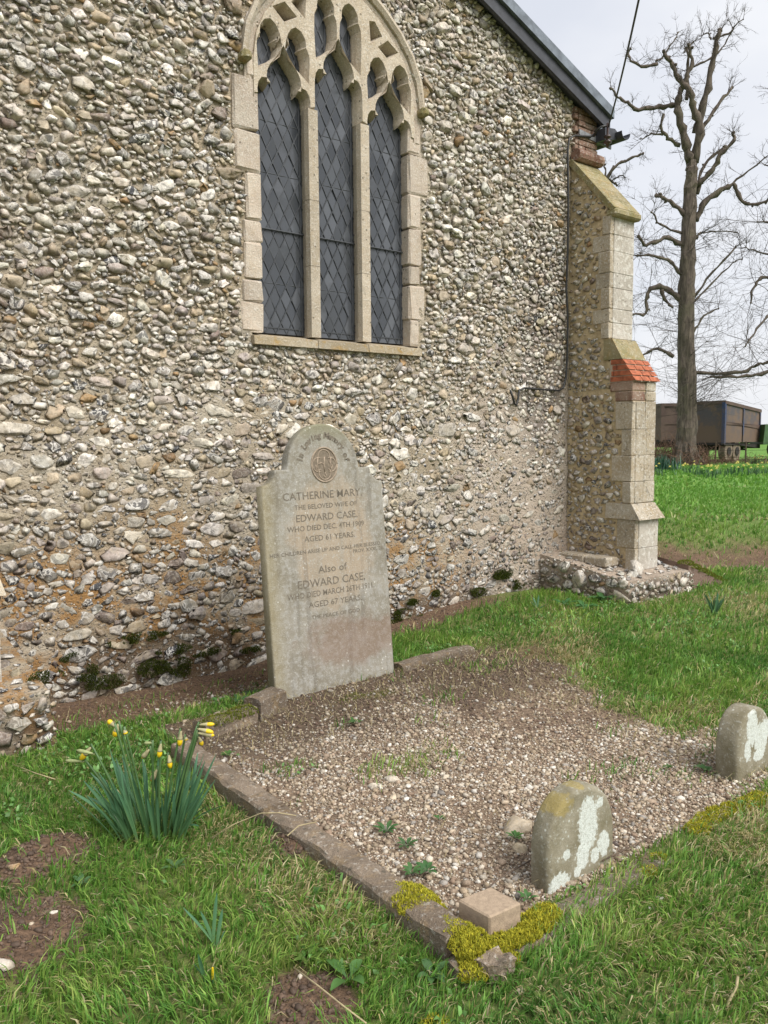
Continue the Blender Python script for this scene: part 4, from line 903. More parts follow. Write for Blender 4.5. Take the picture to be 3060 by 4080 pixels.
# ------------------------------------------------------------------ gravel
def pebble_mass(name, X_, Y_, Z_, S_, cols, mat, kind='stuff', sub=0, flat=.65, seed=1):
    r = np.random.default_rng(seed); n = len(X_)
    ph = (1+5**.5)/2; V0 = np.array([(-1, ph, 0), (1, ph, 0), (-1, -ph, 0), (1, -ph, 0), (0, -1, ph), (0, 1, ph), (0, -1, -ph), (0, 1, -ph), (ph, 0, -1), (ph, 0, 1), (-ph, 0, -1), (-ph, 0, 1)])/1.9
    F0 = np.array([(0, 11, 5), (0, 5, 1), (0, 1, 7), (0, 7, 10), (0, 10, 11), (1, 5, 9), (5, 11, 4), (11, 10, 2), (10, 7, 6), (7, 1, 8), (3, 9, 4), (3, 4, 2), (3, 2, 6), (3, 6, 8), (3, 8, 9), (4, 9, 5), (2, 4, 11), (6, 2, 10), (8, 6, 7), (9, 8, 1)])
    var = np.stack([V0+r.normal(0, .13, V0.shape) for _ in range(30)]); k = r.integers(0, 30, n); V_ = var[k]*np.stack([r.uniform(.8, 1.35, n), r.uniform(.6, 1.0, n), r.uniform(flat*.8, flat*1.2, n)], -1)[:, None, :]
    a = r.uniform(0, 6.283, n); tl = r.normal(0, .35, n); ca, sa, ct, st = np.cos(a), np.sin(a), np.cos(tl), np.sin(tl)
    x, y, z = V_[..., 0], V_[..., 1], V_[..., 2]; y, z = y*ct[:, None]-z*st[:, None], y*st[:, None]+z*ct[:, None]; x, y = x*ca[:, None]-y*sa[:, None], x*sa[:, None]+y*ca[:, None]
    W = np.stack([x, y, z], -1)*np.asarray(S_)[:, None, None]+np.stack([X_, Y_, Z_], -1)[:, None, :]
    Fq = (F0[None]+(np.arange(n)*12)[:, None, None]).reshape(-1, 3)
    me = np_mesh(name, W.reshape(-1, 3), [Fq], np.repeat(np.concatenate([cols, np.ones((n, 1))], 1), 12, 0)); return tag(place(me, name, mat), kind=kind)
def peb_mat():
    m, t, b = material('pebbles'); p = gpos(t); c = attr(t).outputs['Color']; n = noi(t, 260, 3, .6, p)
    t.links.new(mixc(t, 1., c, mixc(t, ramp(t, n, .3, .7), (.7, .69, .68), (1.2, 1.2, 1.2)), 'MULTIPLY'), b.inputs['Base Color']); b.inputs['Roughness'].default_value = .75; return m
M['pebble'] = peb_mat()
PC = np.array([(.46, .375, .275), (.55, .49, .40), (.37, .29, .20), (.68, .64, .57), (.26, .185, .13), (.38, .29, .21), (.34, .31, .275)]); PP = np.array([.25, .15, .19, .10, .14, .12, .05])
def gravel_density(x, y):
    n = fbm(x, y, 2.2, 61); d = plot_mask(x, y)*np.clip(1.1-.6*sst(.56, .72, fbm(x, y, 3.4, 62))-.95*sst(3.05, 3.8, y+(n-.5)*1.1)-.75*sst(2.9, 3.6, x+(n-.5)*1.2)*sst(2.3, 3.0, y), .10, 1)
    return d
n_ = 150000; X_ = rng.uniform(1.68, 4.6, n_); Y_ = rng.uniform(1.70, 4.3, n_); k = rng.random(n_) < gravel_density(X_, Y_)*np.where(Y_ < 2.6, 1, .8)*.70; X_, Y_ = X_[k], Y_[k]
n2_ = 2600; Xs = rng.normal(2.45, .30, n2_); Ys = rng.normal(4.75, .13, n2_); kk = (Ys < 5.3) & (Ys > 4.3); X_ = np.concatenate([X_, Xs[kk]]); Y_ = np.concatenate([Y_, Ys[kk]])
n3_ = 900; Xs = rng.uniform(1.2, 5.0, n3_); Ys = rng.uniform(4.3, 5.35, n3_); kk = rng.random(n3_) < soil_mask(Xs, Ys); X_ = np.concatenate([X_, Xs[kk]]); Y_ = np.concatenate([Y_, Ys[kk]])
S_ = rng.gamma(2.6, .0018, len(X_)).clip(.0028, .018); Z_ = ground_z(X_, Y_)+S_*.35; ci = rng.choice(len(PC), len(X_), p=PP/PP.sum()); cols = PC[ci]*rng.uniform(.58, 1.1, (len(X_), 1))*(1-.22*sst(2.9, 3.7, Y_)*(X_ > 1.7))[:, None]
print('pebbles', len(X_))
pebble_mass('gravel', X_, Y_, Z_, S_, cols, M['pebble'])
cX, cY = [], []
for (cx_, cy_, r_, h_) in MOLE: k_ = int(9000*r_*r_*3.14); aa = rng.uniform(0, 6.28, k_); rr = r_*1.15*np.sqrt(rng.random(k_)); cX.append(cx_+rr*np.cos(aa)); cY.append(cy_+rr*np.sin(aa))
n4_ = 9000; Xs = rng.uniform(1.2, 5.4, n4_); Ys = rng.uniform(4.2, 5.36, n4_); kk = rng.random(n4_) < soil_mask(Xs, Ys)*.5; cX.append(Xs[kk]); cY.append(Ys[kk]); Xs = rng.uniform(2.2, 4.5, n4_); Ys = rng.uniform(2.6, 4.2, n4_); kk = rng.random(n4_) < plot_mask(Xs, Ys)*(1-gravel_density(Xs, Ys)); cX.append(Xs[kk]); cY.append(Ys[kk])
cX = np.concatenate(cX); cY = np.concatenate(cY); cS = rng.gamma(2.0, .0024, len(cX)).clip(.0015, .014); cC = np.array([(.115, .075, .052)])*rng.uniform(.6, 1.3, (len(cX), 1)); pebble_mass('soil_clods', cX, cY, ground_z(cX, cY)+cS*.2, cS, cC, M['pebble'], seed=5)
def loose(px, py, w, col, label, z=0.0, flat=.5, asp=1.4, seed=0, cat='stone', name='loose_stone', group=None, rot=None):
    p = on_z(px, py, z); r = np.random.default_rng(seed+100); V_, F_ = flint_shape(2, r, (6, 10), -9); V_ = V_*np.array([w, w/asp, w*flat]); a = r.uniform(0, 6.28) if rot is None else rot
    V_ = np.stack([V_[:, 0]*math.cos(a)-V_[:, 1]*math.sin(a), V_[:, 0]*math.sin(a)+V_[:, 1]*math.cos(a), V_[:, 2]], -1)
    me = np_mesh(name, V_, [F_]); me.materials.append(M['flint']); o = bpy.data.objects.new(name, me); COL.objects.link(o); o.location = (p[0], p[1], gz(p[0], p[1])+w*flat*.45); o.color = (*col, .1)
    return tag(o, label, cat, group)
for i, (px, py, w, c, lb) in enumerate(((1490, 3145, .035, (.6, .55, .46), 'pale broken stone at the left of the cluster on the gravel'), (1560, 3120, .045, (.58, .53, .45), 'largest pale stone of the cluster in mid gravel'), (1590, 3070, .025, (.62, .58, .5), 'small pale stone at the back of the gravel cluster'), (1570, 3190, .03, (.55, .45, .33), 'cream stone at the front of the gravel cluster'), (1772, 3110, .026, (.55, .48, .38), 'single pale stone alone in mid gravel'),
                                         (2060, 3320, .085, (.50, .42, .31), 'flat cream slab half sunk in gravel behind the near footstone'), (2080, 3400, .05, (.47, .39, .27), 'smaller cream slab in gravel by the near footstone'), (2110, 3265, .022, (.66, .62, .56), 'white chip lying beyond the near footstone'), (2635, 3580, .02, (.6, .58, .53), 'white pebble in the grass right of the near footstone'), (2588, 3612, .011, (.62, .6, .55), 'tiny white pebble in the right-hand grass'), (2450, 3375, .022, (.12, .09, .08), 'dark stone on gravel right of the near footstone'), (60, 3500, .028, (.36, .24, .13), 'orange-brown stone by the upper molehill'), (20, 3905, .035, (.60, .55, .5), 'white stone at the left edge below the molehill'), (215, 3685, .016, (.62, .58, .52), 'small white chip on the lower molehill'), (130, 3755, .013, (.5, .42, .33), 'tan pebble on the lower molehill'), (1195, 3895, .016, (.62, .57, .5), 'white chip on the bare patch at the bottom'), (2075, 3940, .022, (.56, .48, .37), 'cream pebble below the mossy corner'), (555, 2880, .03, (.55, .46, .36), 'pale rubble stone in the soil trench'), (542, 2843, .022, (.30, .12, .07), 'red brick chip in the soil trench'), (775, 2757, .035, (.55, .48, .40), 'pale rubble lump on the gravel spill by the wall'), (2990, 3860, .02, (.5, .44, .38), 'pinkish pebble at the right edge of the grass'), (835, 3365, .016, (.58, .50, .42), 'cream pebble on bare soil right of the daffodils'))):
    loose(px, py, w, c, lb, seed=i)
p = on_z(3035, 2285, -.05); me = block_mesh('broken_tile', (-.22, -.1, 0), (.22, .1, .05), bev=.02, jit=.012); me.materials.append(simple('red_tile', (.16, .05, .035), .85)); o = bpy.data.objects.new('broken_tile', me); COL.objects.link(o); o.location = (p[0], p[1], gz(p[0], p[1])); o.rotation_euler = (.1, .1, -.6); tag(o, 'broken dark red tile lying in the ditch at the right edge', 'tile')
ms = MB(); q = [on_z(2618, 2200, .25), on_z(2755, 2285, .02)]; ms.hexa([(7.25, 4.75, -.1), (7.95, 4.5, -.1), (7.95, 4.25, -.1), (7.25, 4.35, -.1)], [(7.25, 4.75, .38), (7.95, 4.5, .03), (7.95, 4.25, .03), (7.25, 4.35, .32)])
tag(ms.build('rubble_spur', ashlar_mat('spur_stone', (.15, .10, .08), (.22, .15, .12), .2, .4, 0, 30), None, (7.5, 4.5, 0)), 'sloping mossy rubble spur running down from the buttress foot', 'masonry')

# ------------------------------------------------------------------ plants: blades
def leaf_mat(name, transl=.3, rough=.55, spec=.3):
    m, t, b = material(name); c = attr(t).outputs['Color']; t.links.new(c, b.inputs['Base Color']); b.inputs['Roughness'].default_value = rough; b.inputs['Specular IOR Level'].default_value = spec
    tr = N(t, 'ShaderNodeBsdfTranslucent'); t.links.new(c, tr.inputs['Color']); mxs = N(t, 'ShaderNodeMixShader', i_Fac=transl); outn = t.nodes['Material Output']
    t.links.new(b.outputs[0], mxs.inputs[1]); t.links.new(tr.outputs[0], mxs.inputs[2]); t.links.new(mxs.outputs[0], outn.inputs['Surface']); return m
M['grass'] = leaf_mat('grass_blades', .3); M['leaf'] = leaf_mat('plant_leaves', .2, .45, .4); M['mossm'] = leaf_mat('moss_fronds', .25, .9, .1)
def blades(X_, Y_, Z_, Ln, W_, lean, az, cols, r, tipcol=None, bend=1.0):
    n = len(X_); dx, dy = np.cos(az), np.sin(az); px, py = -dy, dx; tw = r.uniform(-1, 1, n); fx, fy = px*np.cos(tw)+dx*np.sin(tw), py*np.cos(tw)+dy*np.sin(tw)
    V_ = np.zeros((n, 5, 3)); t1 = .55; l1 = lean*.55
    mxx = X_+dx*np.sin(l1)*Ln*t1; myy = Y_+dy*np.sin(l1)*Ln*t1; mzz = Z_+np.cos(l1)*Ln*t1; l2 = lean*1.5*bend
    tx = mxx+dx*np.sin(l2)*Ln*(1-t1); ty = myy+dy*np.sin(l2)*Ln*(1-t1); tz = mzz+np.cos(l2)*Ln*(1-t1)
    V_[:, 0] = np.stack([X_-fx*W_*.5, Y_-fy*W_*.5, Z_], -1); V_[:, 1] = np.stack([X_+fx*W_*.5, Y_+fy*W_*.5, Z_], -1)
    V_[:, 2] = np.stack([mxx+fx*W_*.42, myy+fy*W_*.42, mzz], -1); V_[:, 3] = np.stack([mxx-fx*W_*.42, myy-fy*W_*.42, mzz], -1); V_[:, 4] = np.stack([tx, ty, tz], -1)
    b = (np.arange(n)*5)[:, None]; q_ = b+np.array([[0, 1, 2, 3]]); t_ = b+np.array([[3, 2, 4]])
    C_ = np.repeat(np.concatenate([cols, np.ones((n, 1))], 1)[:, None, :], 5, 1); C_[:, :2, :3] *= .9
    return V_.reshape(-1, 3), q_, t_, C_.reshape(-1, 4)
def grass_density(x, y):
    f, l = f_l(x, y); d = (1-plot_mask(x, y))*(1-soil_mask(x, y)*.93)*np.clip(.62+.8*fbm(x, y, 2.6, 71), .4, 1.1)
    d = np.where((y > 5.2) & (x < 7.3), 0, d); d = np.where((y > 4.25) & (x > 6.15) & (x < 7.35), 0, d); d = np.where((y > 4.28) & (x < 1.22), 0, d)
    kb = (np.abs(x-1.632) < .07) & (y > 1.7) & (y < 3.8); d = np.where(kb, 0, d); d = np.where((np.abs(y-1.662) < .055) & (x > 1.55) & (x < 3.9), .6, d)
    d = np.where((x > 2.42) & (x < 3.36) & (y > 4.1) & (y < 4.4), 0, d)
    return np.maximum(d, plot_mask(x, y)*.20*sst(.56, .70, fbm(x, y, 3.1, 171))*sst(2.2, 3.4, y+.5*(x-2)))
GR = np.array([(.18, .345, .06), (.13, .29, .05), (.26, .40, .08), (.095, .225, .045), (.35, .43, .115)]); DRY = np.array([(.52, .44, .23), (.42, .35, .16), (.58, .51, .31)])
rg = np.random.default_rng(12); parts_ = []
for (r0, r1, dn, ln, wd) in ((.9, 2.6, 17000, .058, .0040), (2.6, 4.2, 14000, .058, .0042), (4.2, 6.4, 8000, .062, .0054), (6.4, 9.6, 2600, .075, .007), (9.6, 14, 900, .09, .012), (14, 24, 200, .10, .026), (24, 46, 36, .12, .06)):
    half_a = R(36); A_ = half_a*(r1*r1-r0*r0); n_ = int(A_*dn); rr = np.sqrt(rg.uniform(r0*r0, r1*r1, n_)); aa = TH+rg.uniform(-half_a, half_a, n_); X_ = rr*np.cos(aa); Y_ = rr*np.sin(aa)
    k = rg.random(n_) < grass_density(X_, Y_)*.8; X_, Y_ = X_[k], Y_[k]; n_ = len(X_)
    # gather into tufts
    cs_ = .05*max(1, wd/.004); tx_ = (np.floor(X_/cs_)+vnoise(np.floor(X_/cs_)*7.1, np.floor(Y_/cs_)*3.3, 4))*cs_; ty_ = (np.floor(Y_/cs_)+vnoise(np.floor(X_/cs_)*2.7, np.floor(Y_/cs_)*9.1, 5))*cs_
    X_ = X_*.72+tx_*.28; Y_ = Y_*.72+ty_*.28
    dryz = fbm(X_, Y_, 1.3, 81); lush = fbm(X_, Y_, 2.4, 91); near_plot = sst(.5, .0, np.abs(X_-np.interp(Y_, PX, PXR)))*(Y_ > 1.6)*(Y_ < 4.4)
    pd = np.clip(.06+.45*sst(.54, .74, dryz)+.35*near_plot+.15*soil_mask(X_, Y_)+.16*sst(1.9, 1.3, Y_)*sst(1.0, 1.6, X_), 0, .8)*(1-.75*sst(12, 18, X_*FW[0]+Y_*FW[1])); isd = rg.random(n_) < pd
    ci = np.clip((rg.normal(0, .9, n_)+lush*5-.3), 0, 4.99).astype(int); ci = np.array([3, 1, 0, 2, 4])[ci]; cols = GR[ci]*rg.uniform(.75, 1.2, (n_, 1)); cols[isd] = DRY[rg.integers(0, 3, isd.sum())]*rg.uniform(.7, 1.1, (isd.sum(), 1))
    fd = sst(10, 16, X_*FW[0]+Y_*FW[1])[:, None]; cols = cols*(1-fd*.6)+np.array([.17, .36, .06])*fd*.6
    Ln = ln*rg.uniform(.55, 1.35, n_)*(.7+.65*lush); Ln[isd] *= 1.1; le = np.clip(rg.normal(.62, .3, n_), .05, 1.35); le[isd] = np.clip(rg.normal(1.05, .3, isd.sum()), .3, 1.5); az = rg.uniform(0, 6.283, n_)*.55+fbm(X_, Y_, 6, 101)*6.283*.9
    parts_.append(blades(X_, Y_, ground_z(X_, Y_)-.004, Ln, wd*rg.uniform(.55, 1.6, n_), le, az, cols, rg))
def join_blades(parts_, name, mat, smooth=False):
    o = 0; Vs, Qs, Ts, Cs = [], [], [], []
    for V_, q_, t_, C_ in parts_: Vs.append(V_); Qs.append(q_+o); Ts.append(t_+o); Cs.append(C_); o += len(V_)
    me = np_mesh(name, np.concatenate(Vs), [np.concatenate(Qs), np.concatenate(Ts)], np.concatenate(Cs)); return place(me, name, mat)
print('blades', sum(len(p[1]) for p in parts_))
rc = np.random.default_rng(44); nc_ = 26000; Xc = rc.uniform(.2, 7.5, nc_); Yc = rc.uniform(.6, 4.6, nc_); kc = rc.random(nc_) < sst(.56, .66, fbm(Xc, Yc, 2.8, 222))*np.clip(grass_density(Xc, Yc), 0, 1); Xc, Yc = Xc[kc], Yc[kc]; nc_ = len(Xc)
COVER = blades(Xc, Yc, ground_z(Xc, Yc)+rc.uniform(.005, .04, nc_), rc.uniform(.014, .034, nc_), rc.uniform(.010, .020, nc_), rc.uniform(.7, 1.45, nc_), rc.uniform(0, 6.28, nc_), np.array([(.13, .27, .07)])*rc.uniform(.6, 1.35, (nc_, 1)), rc)
tag(join_blades([COVER], 'ground_cover', M['leaf']), 'clover and small round leaves mixed through the turf', 'ground cover', None, 'stuff')
tag(join_blades(parts_, 'grass', M['grass']), 'mown churchyard grass with dry blades', 'grass', None, 'stuff')
# straw and litter on soil and plot
def litter(n_, fn, x0, x1, y0, y1, ln, seed):
    r = np.random.default_rng(seed); X_ = r.uniform(x0, x1, n_); Y_ = r.uniform(y0, y1, n_); k = r.random(n_) < fn(X_, Y_); X_, Y_ = X_[k], Y_[k]; n_ = len(X_); cols = DRY[r.integers(0, 3, n_)]*r.uniform(.4, 1.0, (n_, 1))
    return blades(X_, Y_, ground_z(X_, Y_)+.012, ln*r.uniform(.4, 1.4, n_), r.uniform(.0015, .0035, n_)*ln/.06, np.full(n_, 1.40), r.uniform(0, 6.28, n_), cols, r, bend=.75)
lit = [litter(2600, lambda x, y: plot_mask(x, y)*.5, 1.7, 4.7, 1.7, 4.3, .045, 9), litter(9000, lambda x, y: plot_mask(x, y)*np.clip(sst(3.1, 3.9, y)+sst(3.2, 3.8, x), .05, 1), 1.7, 4.7, 1.7, 4.3, .06, 1), litter(2500, lambda x, y: soil_mask(x, y)*.7, 1.1, 5.5, 4.2, 5.4, .06, 2), litter(4000, lambda x, y: soil_mask(x, y), 6.5, 14, 2, 10, .16, 3)]
tag(join_blades(lit, 'straw_litter', M['grass']), 'dead straw and twig litter on bare soil', 'litter', None, 'stuff')

# ------------------------------------------------------------------ moss
def moss_obj(name, patches, col_a, col_b, seed, ln=.012, label=None):
    """patches: (centre, radii, number) of flattened cushions; each is a mound of tiny fronds"""
    r = np.random.default_rng(seed); P_ = []
    for (c, rad, n_) in patches:
        d = r.normal(size=(n_, 3)); d[:, 2] = np.abs(d[:, 2]); d /= np.linalg.norm(d, axis=1)[:, None]; wob = .75+.5*fbm(d[:, 0]*3+c[0]*9, d[:, 1]*3+c[1]*9, 1.2, seed)
        p = np.array(c)+d*np.array(rad)*wob[:, None]; t = r.random((n_, 1)); cols = (np.array(col_a)*(1-t)+np.array(col_b)*t)*r.uniform(.7, 1.25, (n_, 1))
        P_.append(blades(p[:, 0], p[:, 1], p[:, 2]-.004, ln*r.uniform(.6, 1.4, n_), ln*.32*r.uniform(.7, 1.3, n_), np.clip(r.normal(.6, .35, n_), 0, 1.4), r.uniform(0, 6.28, n_), cols, r))
    return tag(join_blades(P_, name, M['mossm']), label, 'moss', None, 'stuff')
YEL, GRN = (.56, .50, .05), (.27, .29, .035)
mp_ = []
for t in np.linspace(0, 1, 9):
    mp_.append(((1.65-.015*t, 2.02-.34*t, .052+.008*math.sin(t*9)), (.055+.02*math.sin(t*7), .055, .028), 1500))
for t in np.linspace(0, 1, 7): mp_.append(((1.62+.36*t, 1.65+.015*math.sin(t*8), .02), (.05, .045+.012*math.sin(t*9), .026), 1300))
mp_ += [((1.60, 1.62, .01), (.06, .04, .03), 1000), ((1.72, 1.60, .0), (.05, .03, .025), 600)]
for t in np.linspace(0, 1, 6): mp_.append(((2.92+.46*t, 1.68+.02*math.sin(5*t), .012), (.06+.02*math.sin(9*t), .05, .022), 1000))
for x, y in ((2.5, 1.63), (2.6, 1.66), (1.36, 1.54), (3.5, 1.66), (3.62, 1.68)): mp_.append(((x, y, .0), (.05, .035, .015), 450))
moss_obj('kerb_moss', mp_, YEL, GRN, 3, .012, 'bright yellow-green moss cushions on the kerb corner')
mp2 = [((2.75+.1*i, 3.9+.04*math.sin(i*2), .0), (.10, .08, .015), 700) for i in range(4)]+[((1.92, 3.92, .07), (.14, .06, .04), 1200), ((2.06, 3.95, .07), (.10, .06, .045), 1000)]
for t in np.linspace(0, 1, 7): mp2.append(((7.25+.68*t, 4.38-.06*t, .34-.30*t), (.10, .07, .03), 900))
moss_obj('ground_moss', mp2, (.20, .21, .03), (.08, .12, .02), 4, .012, 'olive moss on the low kerb and rubble spur')
wp_ = []
for (px, py, rx, rz, n_) in ((340, 2680, .10, .05, 1400), (620, 2660, .14, .06, 2200), (560, 2540, .20, .035, 1800), (300, 2620, .10, .03, 900), (720, 2660, .10, .06, 1400), (1600, 2450, .10, .05, 1500), (1640, 2400, .06, .03, 800), (2000, 2290, .13, .06, 2200), (1740, 2365, .07, .03, 900), (60, 2790, .08, .03, 700), (480, 2560, .10, .03, 900), (1560, 2490, .05, .04, 700), (930, 2520, .07, .02, 500), (420, 2720, .14, .05, 1500), (820, 2600, .12, .03, 1000), (690, 2590, .14, .03, 1200), (180, 2700, .10, .04, 900), (1000, 2590, .10, .03, 800), (2060, 2330, .12, .04, 1500), (1900, 2360, .12, .04, 1400), (1680, 2470, .10, .05, 1400)):
    y_ = WY-.03 if px > 200 else 4.5; c = on_y(px, py, y_); wp_.append((tuple(c), (rx, .03, rz), n_))
def wall_moss():
    r = np.random.default_rng(8); P_ = []
    for (c, rad, n_) in wp_:
        a = r.uniform(0, 6.28, n_); q_ = np.sqrt(r.random(n_)); X_ = c[0]+np.cos(a)*q_*rad[0]; Z_ = c[2]+np.sin(a)*q_*rad[2]*(.6+.8*fbm(X_, X_*0, 9, 4)); k = fbm(X_, Z_, 14, 55) > .42; X_, Z_ = X_[k], Z_[k]; m = len(X_); Y_ = np.full(m, c[1])-r.uniform(-.012, .03, m)
        t = r.random((m, 1)); cols = (np.array((.045, .075, .012))*(1-t)+np.array((.11, .13, .022))*t)*r.uniform(.6, 1.2, (m, 1)); P_.append(blades(X_, Y_, Z_, .014*r.uniform(.6, 1.4, m), .005*r.uniform(.7, 1.3, m), np.clip(r.normal(.9, .3, m), 0, 1.4), r.normal(-1.57, .9, m), cols, r))
    tag(join_blades(P_, 'wall_moss', M['mossm']), 'dark green moss on the wet foot of the flint wall', 'moss', None, 'stuff')
wall_moss()

# ------------------------------------------------------------------ daffodils
def strap(base, tip, width, bend, cola, colb, seg=7, fold=.25, droop=0):
    base = np.array(base, float); tip = np.array(tip, float); d = tip-base; side = np.cross(d, (0, 0, 1.)); l = np.linalg.norm(side); side = side/l if l > 1e-6 else np.array(RT); ang = random.uniform(-1.2, 1.2); nn = np.cross(d/np.linalg.norm(d), side); wv = side*math.cos(ang)+nn*math.sin(ang); dv = -side*math.sin(ang)+nn*math.cos(ang)
    V_, C_ = [], []
    for i in range(seg+1):
        t = i/seg; c = base+d*t; ho = np.array([d[0], d[1], 0]); c = c-ho*(1-t)*t*bend; c[2] += np.hypot(*d[:2])*bend*t*(1-t)*.6
        w_ = width*(.75+.5*t if t < .4 else .95)*(1 if t < .7 else max(.12, 1-((t-.7)/.3)**2*.9)); cc_ = np.array(cola)*(1-t)+np.array(colb)*t if t > .12 else np.array((.30, .30, .10))*(1-t/.12)+np.array(cola)*(t/.12)
        for s_ in (-1, 0, 1): V_.append(c+wv*w_*.5*s_+dv*w_*fold*abs(s_)); C_.append((*cc_, 1))
    Q_ = [(i*3+k, i*3+k+1, i*3+k+4, i*3+k+3) for i in range(seg) for k in range(2)]
    return np.array(V_), np.array(Q_), np.array(C_)
def leaf_obj(name, VQC, parent):
    me = np_mesh(name, VQC[0], [VQC[1]], VQC[2], True); return place(me, name, M['leaf'], parent)
M['bud_yellow'] = simple('daffodil_yellow', (.75, .52, .01), .5, .12, 60, 0, 0); M['spathe'] = simple('papery_spathe', (.40, .36, .20), .7, .25, 60, 0, .1); M['bud_green'] = simple('green_bud', (.28, .32, .14), .6, .2, 60, 0, 0); M['stem'] = simple('daffodil_stem', (.07, .14, .045), .5, .2, 30, 0, 0)
random.seed(21)
DB = on_z(640, 3335, 0); DF = float(DB@FW)
daf = thing('daffodil_clump', (float(DB[0]), float(DB[1]), gz(DB[0], DB[1])), 'large clump of daffodils in yellow bud beside the kerb', 'daffodils')
LA, LB = (.11, .22, .085), (.07, .175, .10)
def zd(x, y): return x*.663, 2400+y*.663
for i in range(84):
    t = random.uniform(-1, 1); t = math.copysign(abs(t)**.8, t); bx = 930+t*185; dep = random.uniform(-.10, .12); pb = on_f(*zd(bx, 1440), DF)+FW*dep*.8; pb[2] = gz(pb[0], pb[1])
    ht = random.uniform(.72, 1.0)*(1-.10*abs(t)); tx = bx+t*random.uniform(60, 260)+random.uniform(-50, 50)-20; ty = 1440-ht*random.uniform(380, 560); pt = on_f(*zd(tx, ty), DF)+FW*(dep*1.8+random.uniform(-.05, .05))
    leaf_obj('leaf', strap(pb, pt, random.uniform(.011, .017), random.uniform(0, .5), tuple(np.array(LA)*random.uniform(.8, 1.25)), tuple(np.array(LB)*random.uniform(.8, 1.3))), daf)
for i in range(10):   # bent and short leaves
    t = random.uniform(-1, 1); bx = 930+t*190; pb = on_f(*zd(bx, 1440), DF); pb[2] = gz(pb[0], pb[1]); pt = on_f(*zd(bx+t*random.uniform(150, 330), 1440-random.uniform(120, 330)), DF)+FW*random.uniform(-.12, .1); leaf_obj('leaf', strap(pb, pt, .013, .7, LA, LB), daf)
def bud(p0, p1, sx, kind, parent, rmax=.011, baseP=None, dep=0):
    """stem from the ground to p0 (neck), spathe and petals from p0 to p1"""
    a = on_f(*p0, DF)+FW*dep; b = on_f(*p1, DF)+FW*dep; pb = np.array(baseP); mid = pb*.45+a*.55; mid[2] = pb[2]*.4+a[2]*.6+.02; top_ = a+np.array([0, 0, .012])
    s_ = MB(); ts = np.linspace(0, 1, 9); s_.tube([pb*(1-t)**2+2*mid*t*(1-t)+top_*t*t for t in ts]+[a*.6+b*.4-(b-a)*.3], [.0045]*9+[.0035], 6)
    st = s_.build('stem', M['stem'], parent, None, True)
    d = b-a; u = MB(); f0 = .55 if kind == 'yellow' else (.85 if kind == 'tip' else 1.0)
    prof = [(0, .3), (.12, .42), (.3, .62), (.5, .85), (.68, 1.0), (.82, .9), (.93, .6), (1, .15)]
    def pr(t): return np.interp(t, [k for k, _ in prof], [r_ for _, r_ in prof])*rmax
    t1 = np.linspace(0, f0, 7); u.tube([a+d*t for t in t1], [pr(t)+.0006 for t in t1], 8); u.build('spathe', M['bud_green' if kind == 'green' else 'spathe'], parent, None, True)
    if f0 < 1:
        y_ = MB(); t2 = np.linspace(f0-.08, 1, 8); y_.tube([a+d*t for t in t2], [pr(t) for t in t2], 8); y_.build('petals', M['bud_yellow'], parent, None, True)
for (a, b, kind, rm) in (((690, 745), (648, 708), 'yellow', .011), ((692, 752), (666, 832), 'yellow', .013), ((548, 868), (484, 946), 'yellow', .012), ((588, 892), (478, 868), 'green', .008), ((503, 962), (388, 954), 'green', .007), ((916, 846), (864, 848), 'green', .007), ((876, 914), (827, 972), 'tip', .010), ((976, 835), (964, 921), 'yellow', .011), ((1021, 905), (1033, 987), 'yellow', .011), ((1096, 760), (1087, 852), 'yellow', .011), ((1188, 748), (1282, 745), 'yellow', .009), ((1190, 752), (1288, 775), 'yellow', .010), ((1192, 778), (1292, 793), 'tip', .010), ((1183, 822), (1207, 877), 'yellow', .010), ((936, 1018), (898, 1092), 'tip', .011), ((728, 785), (738, 815), 'yellow', .010), ((1095, 840), (1100, 862), 'yellow', .008)):
    bx = 930+(a[0]-880)*.33+random.uniform(-20, 20); dep = random.uniform(-.05, .06); pb = on_f(*zd(bx, 1430), DF)+FW*dep; pb[2] = gz(pb[0], pb[1]); bud(zd(*a), zd(*b), 1, kind, daf, rm, pb, dep)
def sprout(px, py, tips, label, group, bud_at=None, w_=.012):
    p = on_z(px, py, 0); f = float(p@FW); t = thing('daffodil_shoot', (float(p[0]), float(p[1]), gz(p[0], p[1])), label, 'daffodil', group)
    for (tx, ty) in tips:
        pb = p+np.array([random.uniform(-.012, .012), random.uniform(-.012, .012), 0]); pb[2] = gz(pb[0], pb[1]); leaf_obj('leaf', strap(pb, on_f(tx, ty, f)+FW*random.uniform(-.04, .04), w_, random.uniform(0, .3), LA, LB), t)
    return t
G_ = 'young daffodil shoots in the grass'
sprout(865, 3790, [(730, 3615), (858, 3575), (800, 3630), (880, 3640), (890, 3720)], 'slender blue-green daffodil shoot in the foreground grass', G_)
t_ = sprout(838, 3930, [(775, 3820), (800, 3770), (850, 3880)], 'short daffodil shoot with a yellow tip below the taller one', G_); m_ = MB(); c = on_z(848, 3900, .02); m_.tube([c, c+np.array([0, 0, .035])], [.004, .003], 6); m_.build('petals', M['bud_yellow'], t_)
sprout(2140, 2470, [(2110, 2390), (2125, 2380), (2150, 2375), (2165, 2410), (2180, 2400), (2100, 2430)], 'daffodil shoots in grass before the flint footing', G_, w_=.018)
sprout(2845, 2470, [(x, random.uniform(2350, 2400)) for x in range(2805, 2890, 6)], 'dense blue-green daffodil clump in grass near the right edge', G_, w_=.016)
sprout(2600, 2600, [(2540, 2570), (2565, 2565), (2620, 2575), (2650, 2590)], 'flopped blue-green leaves in the middle right grass', G_, w_=.016)

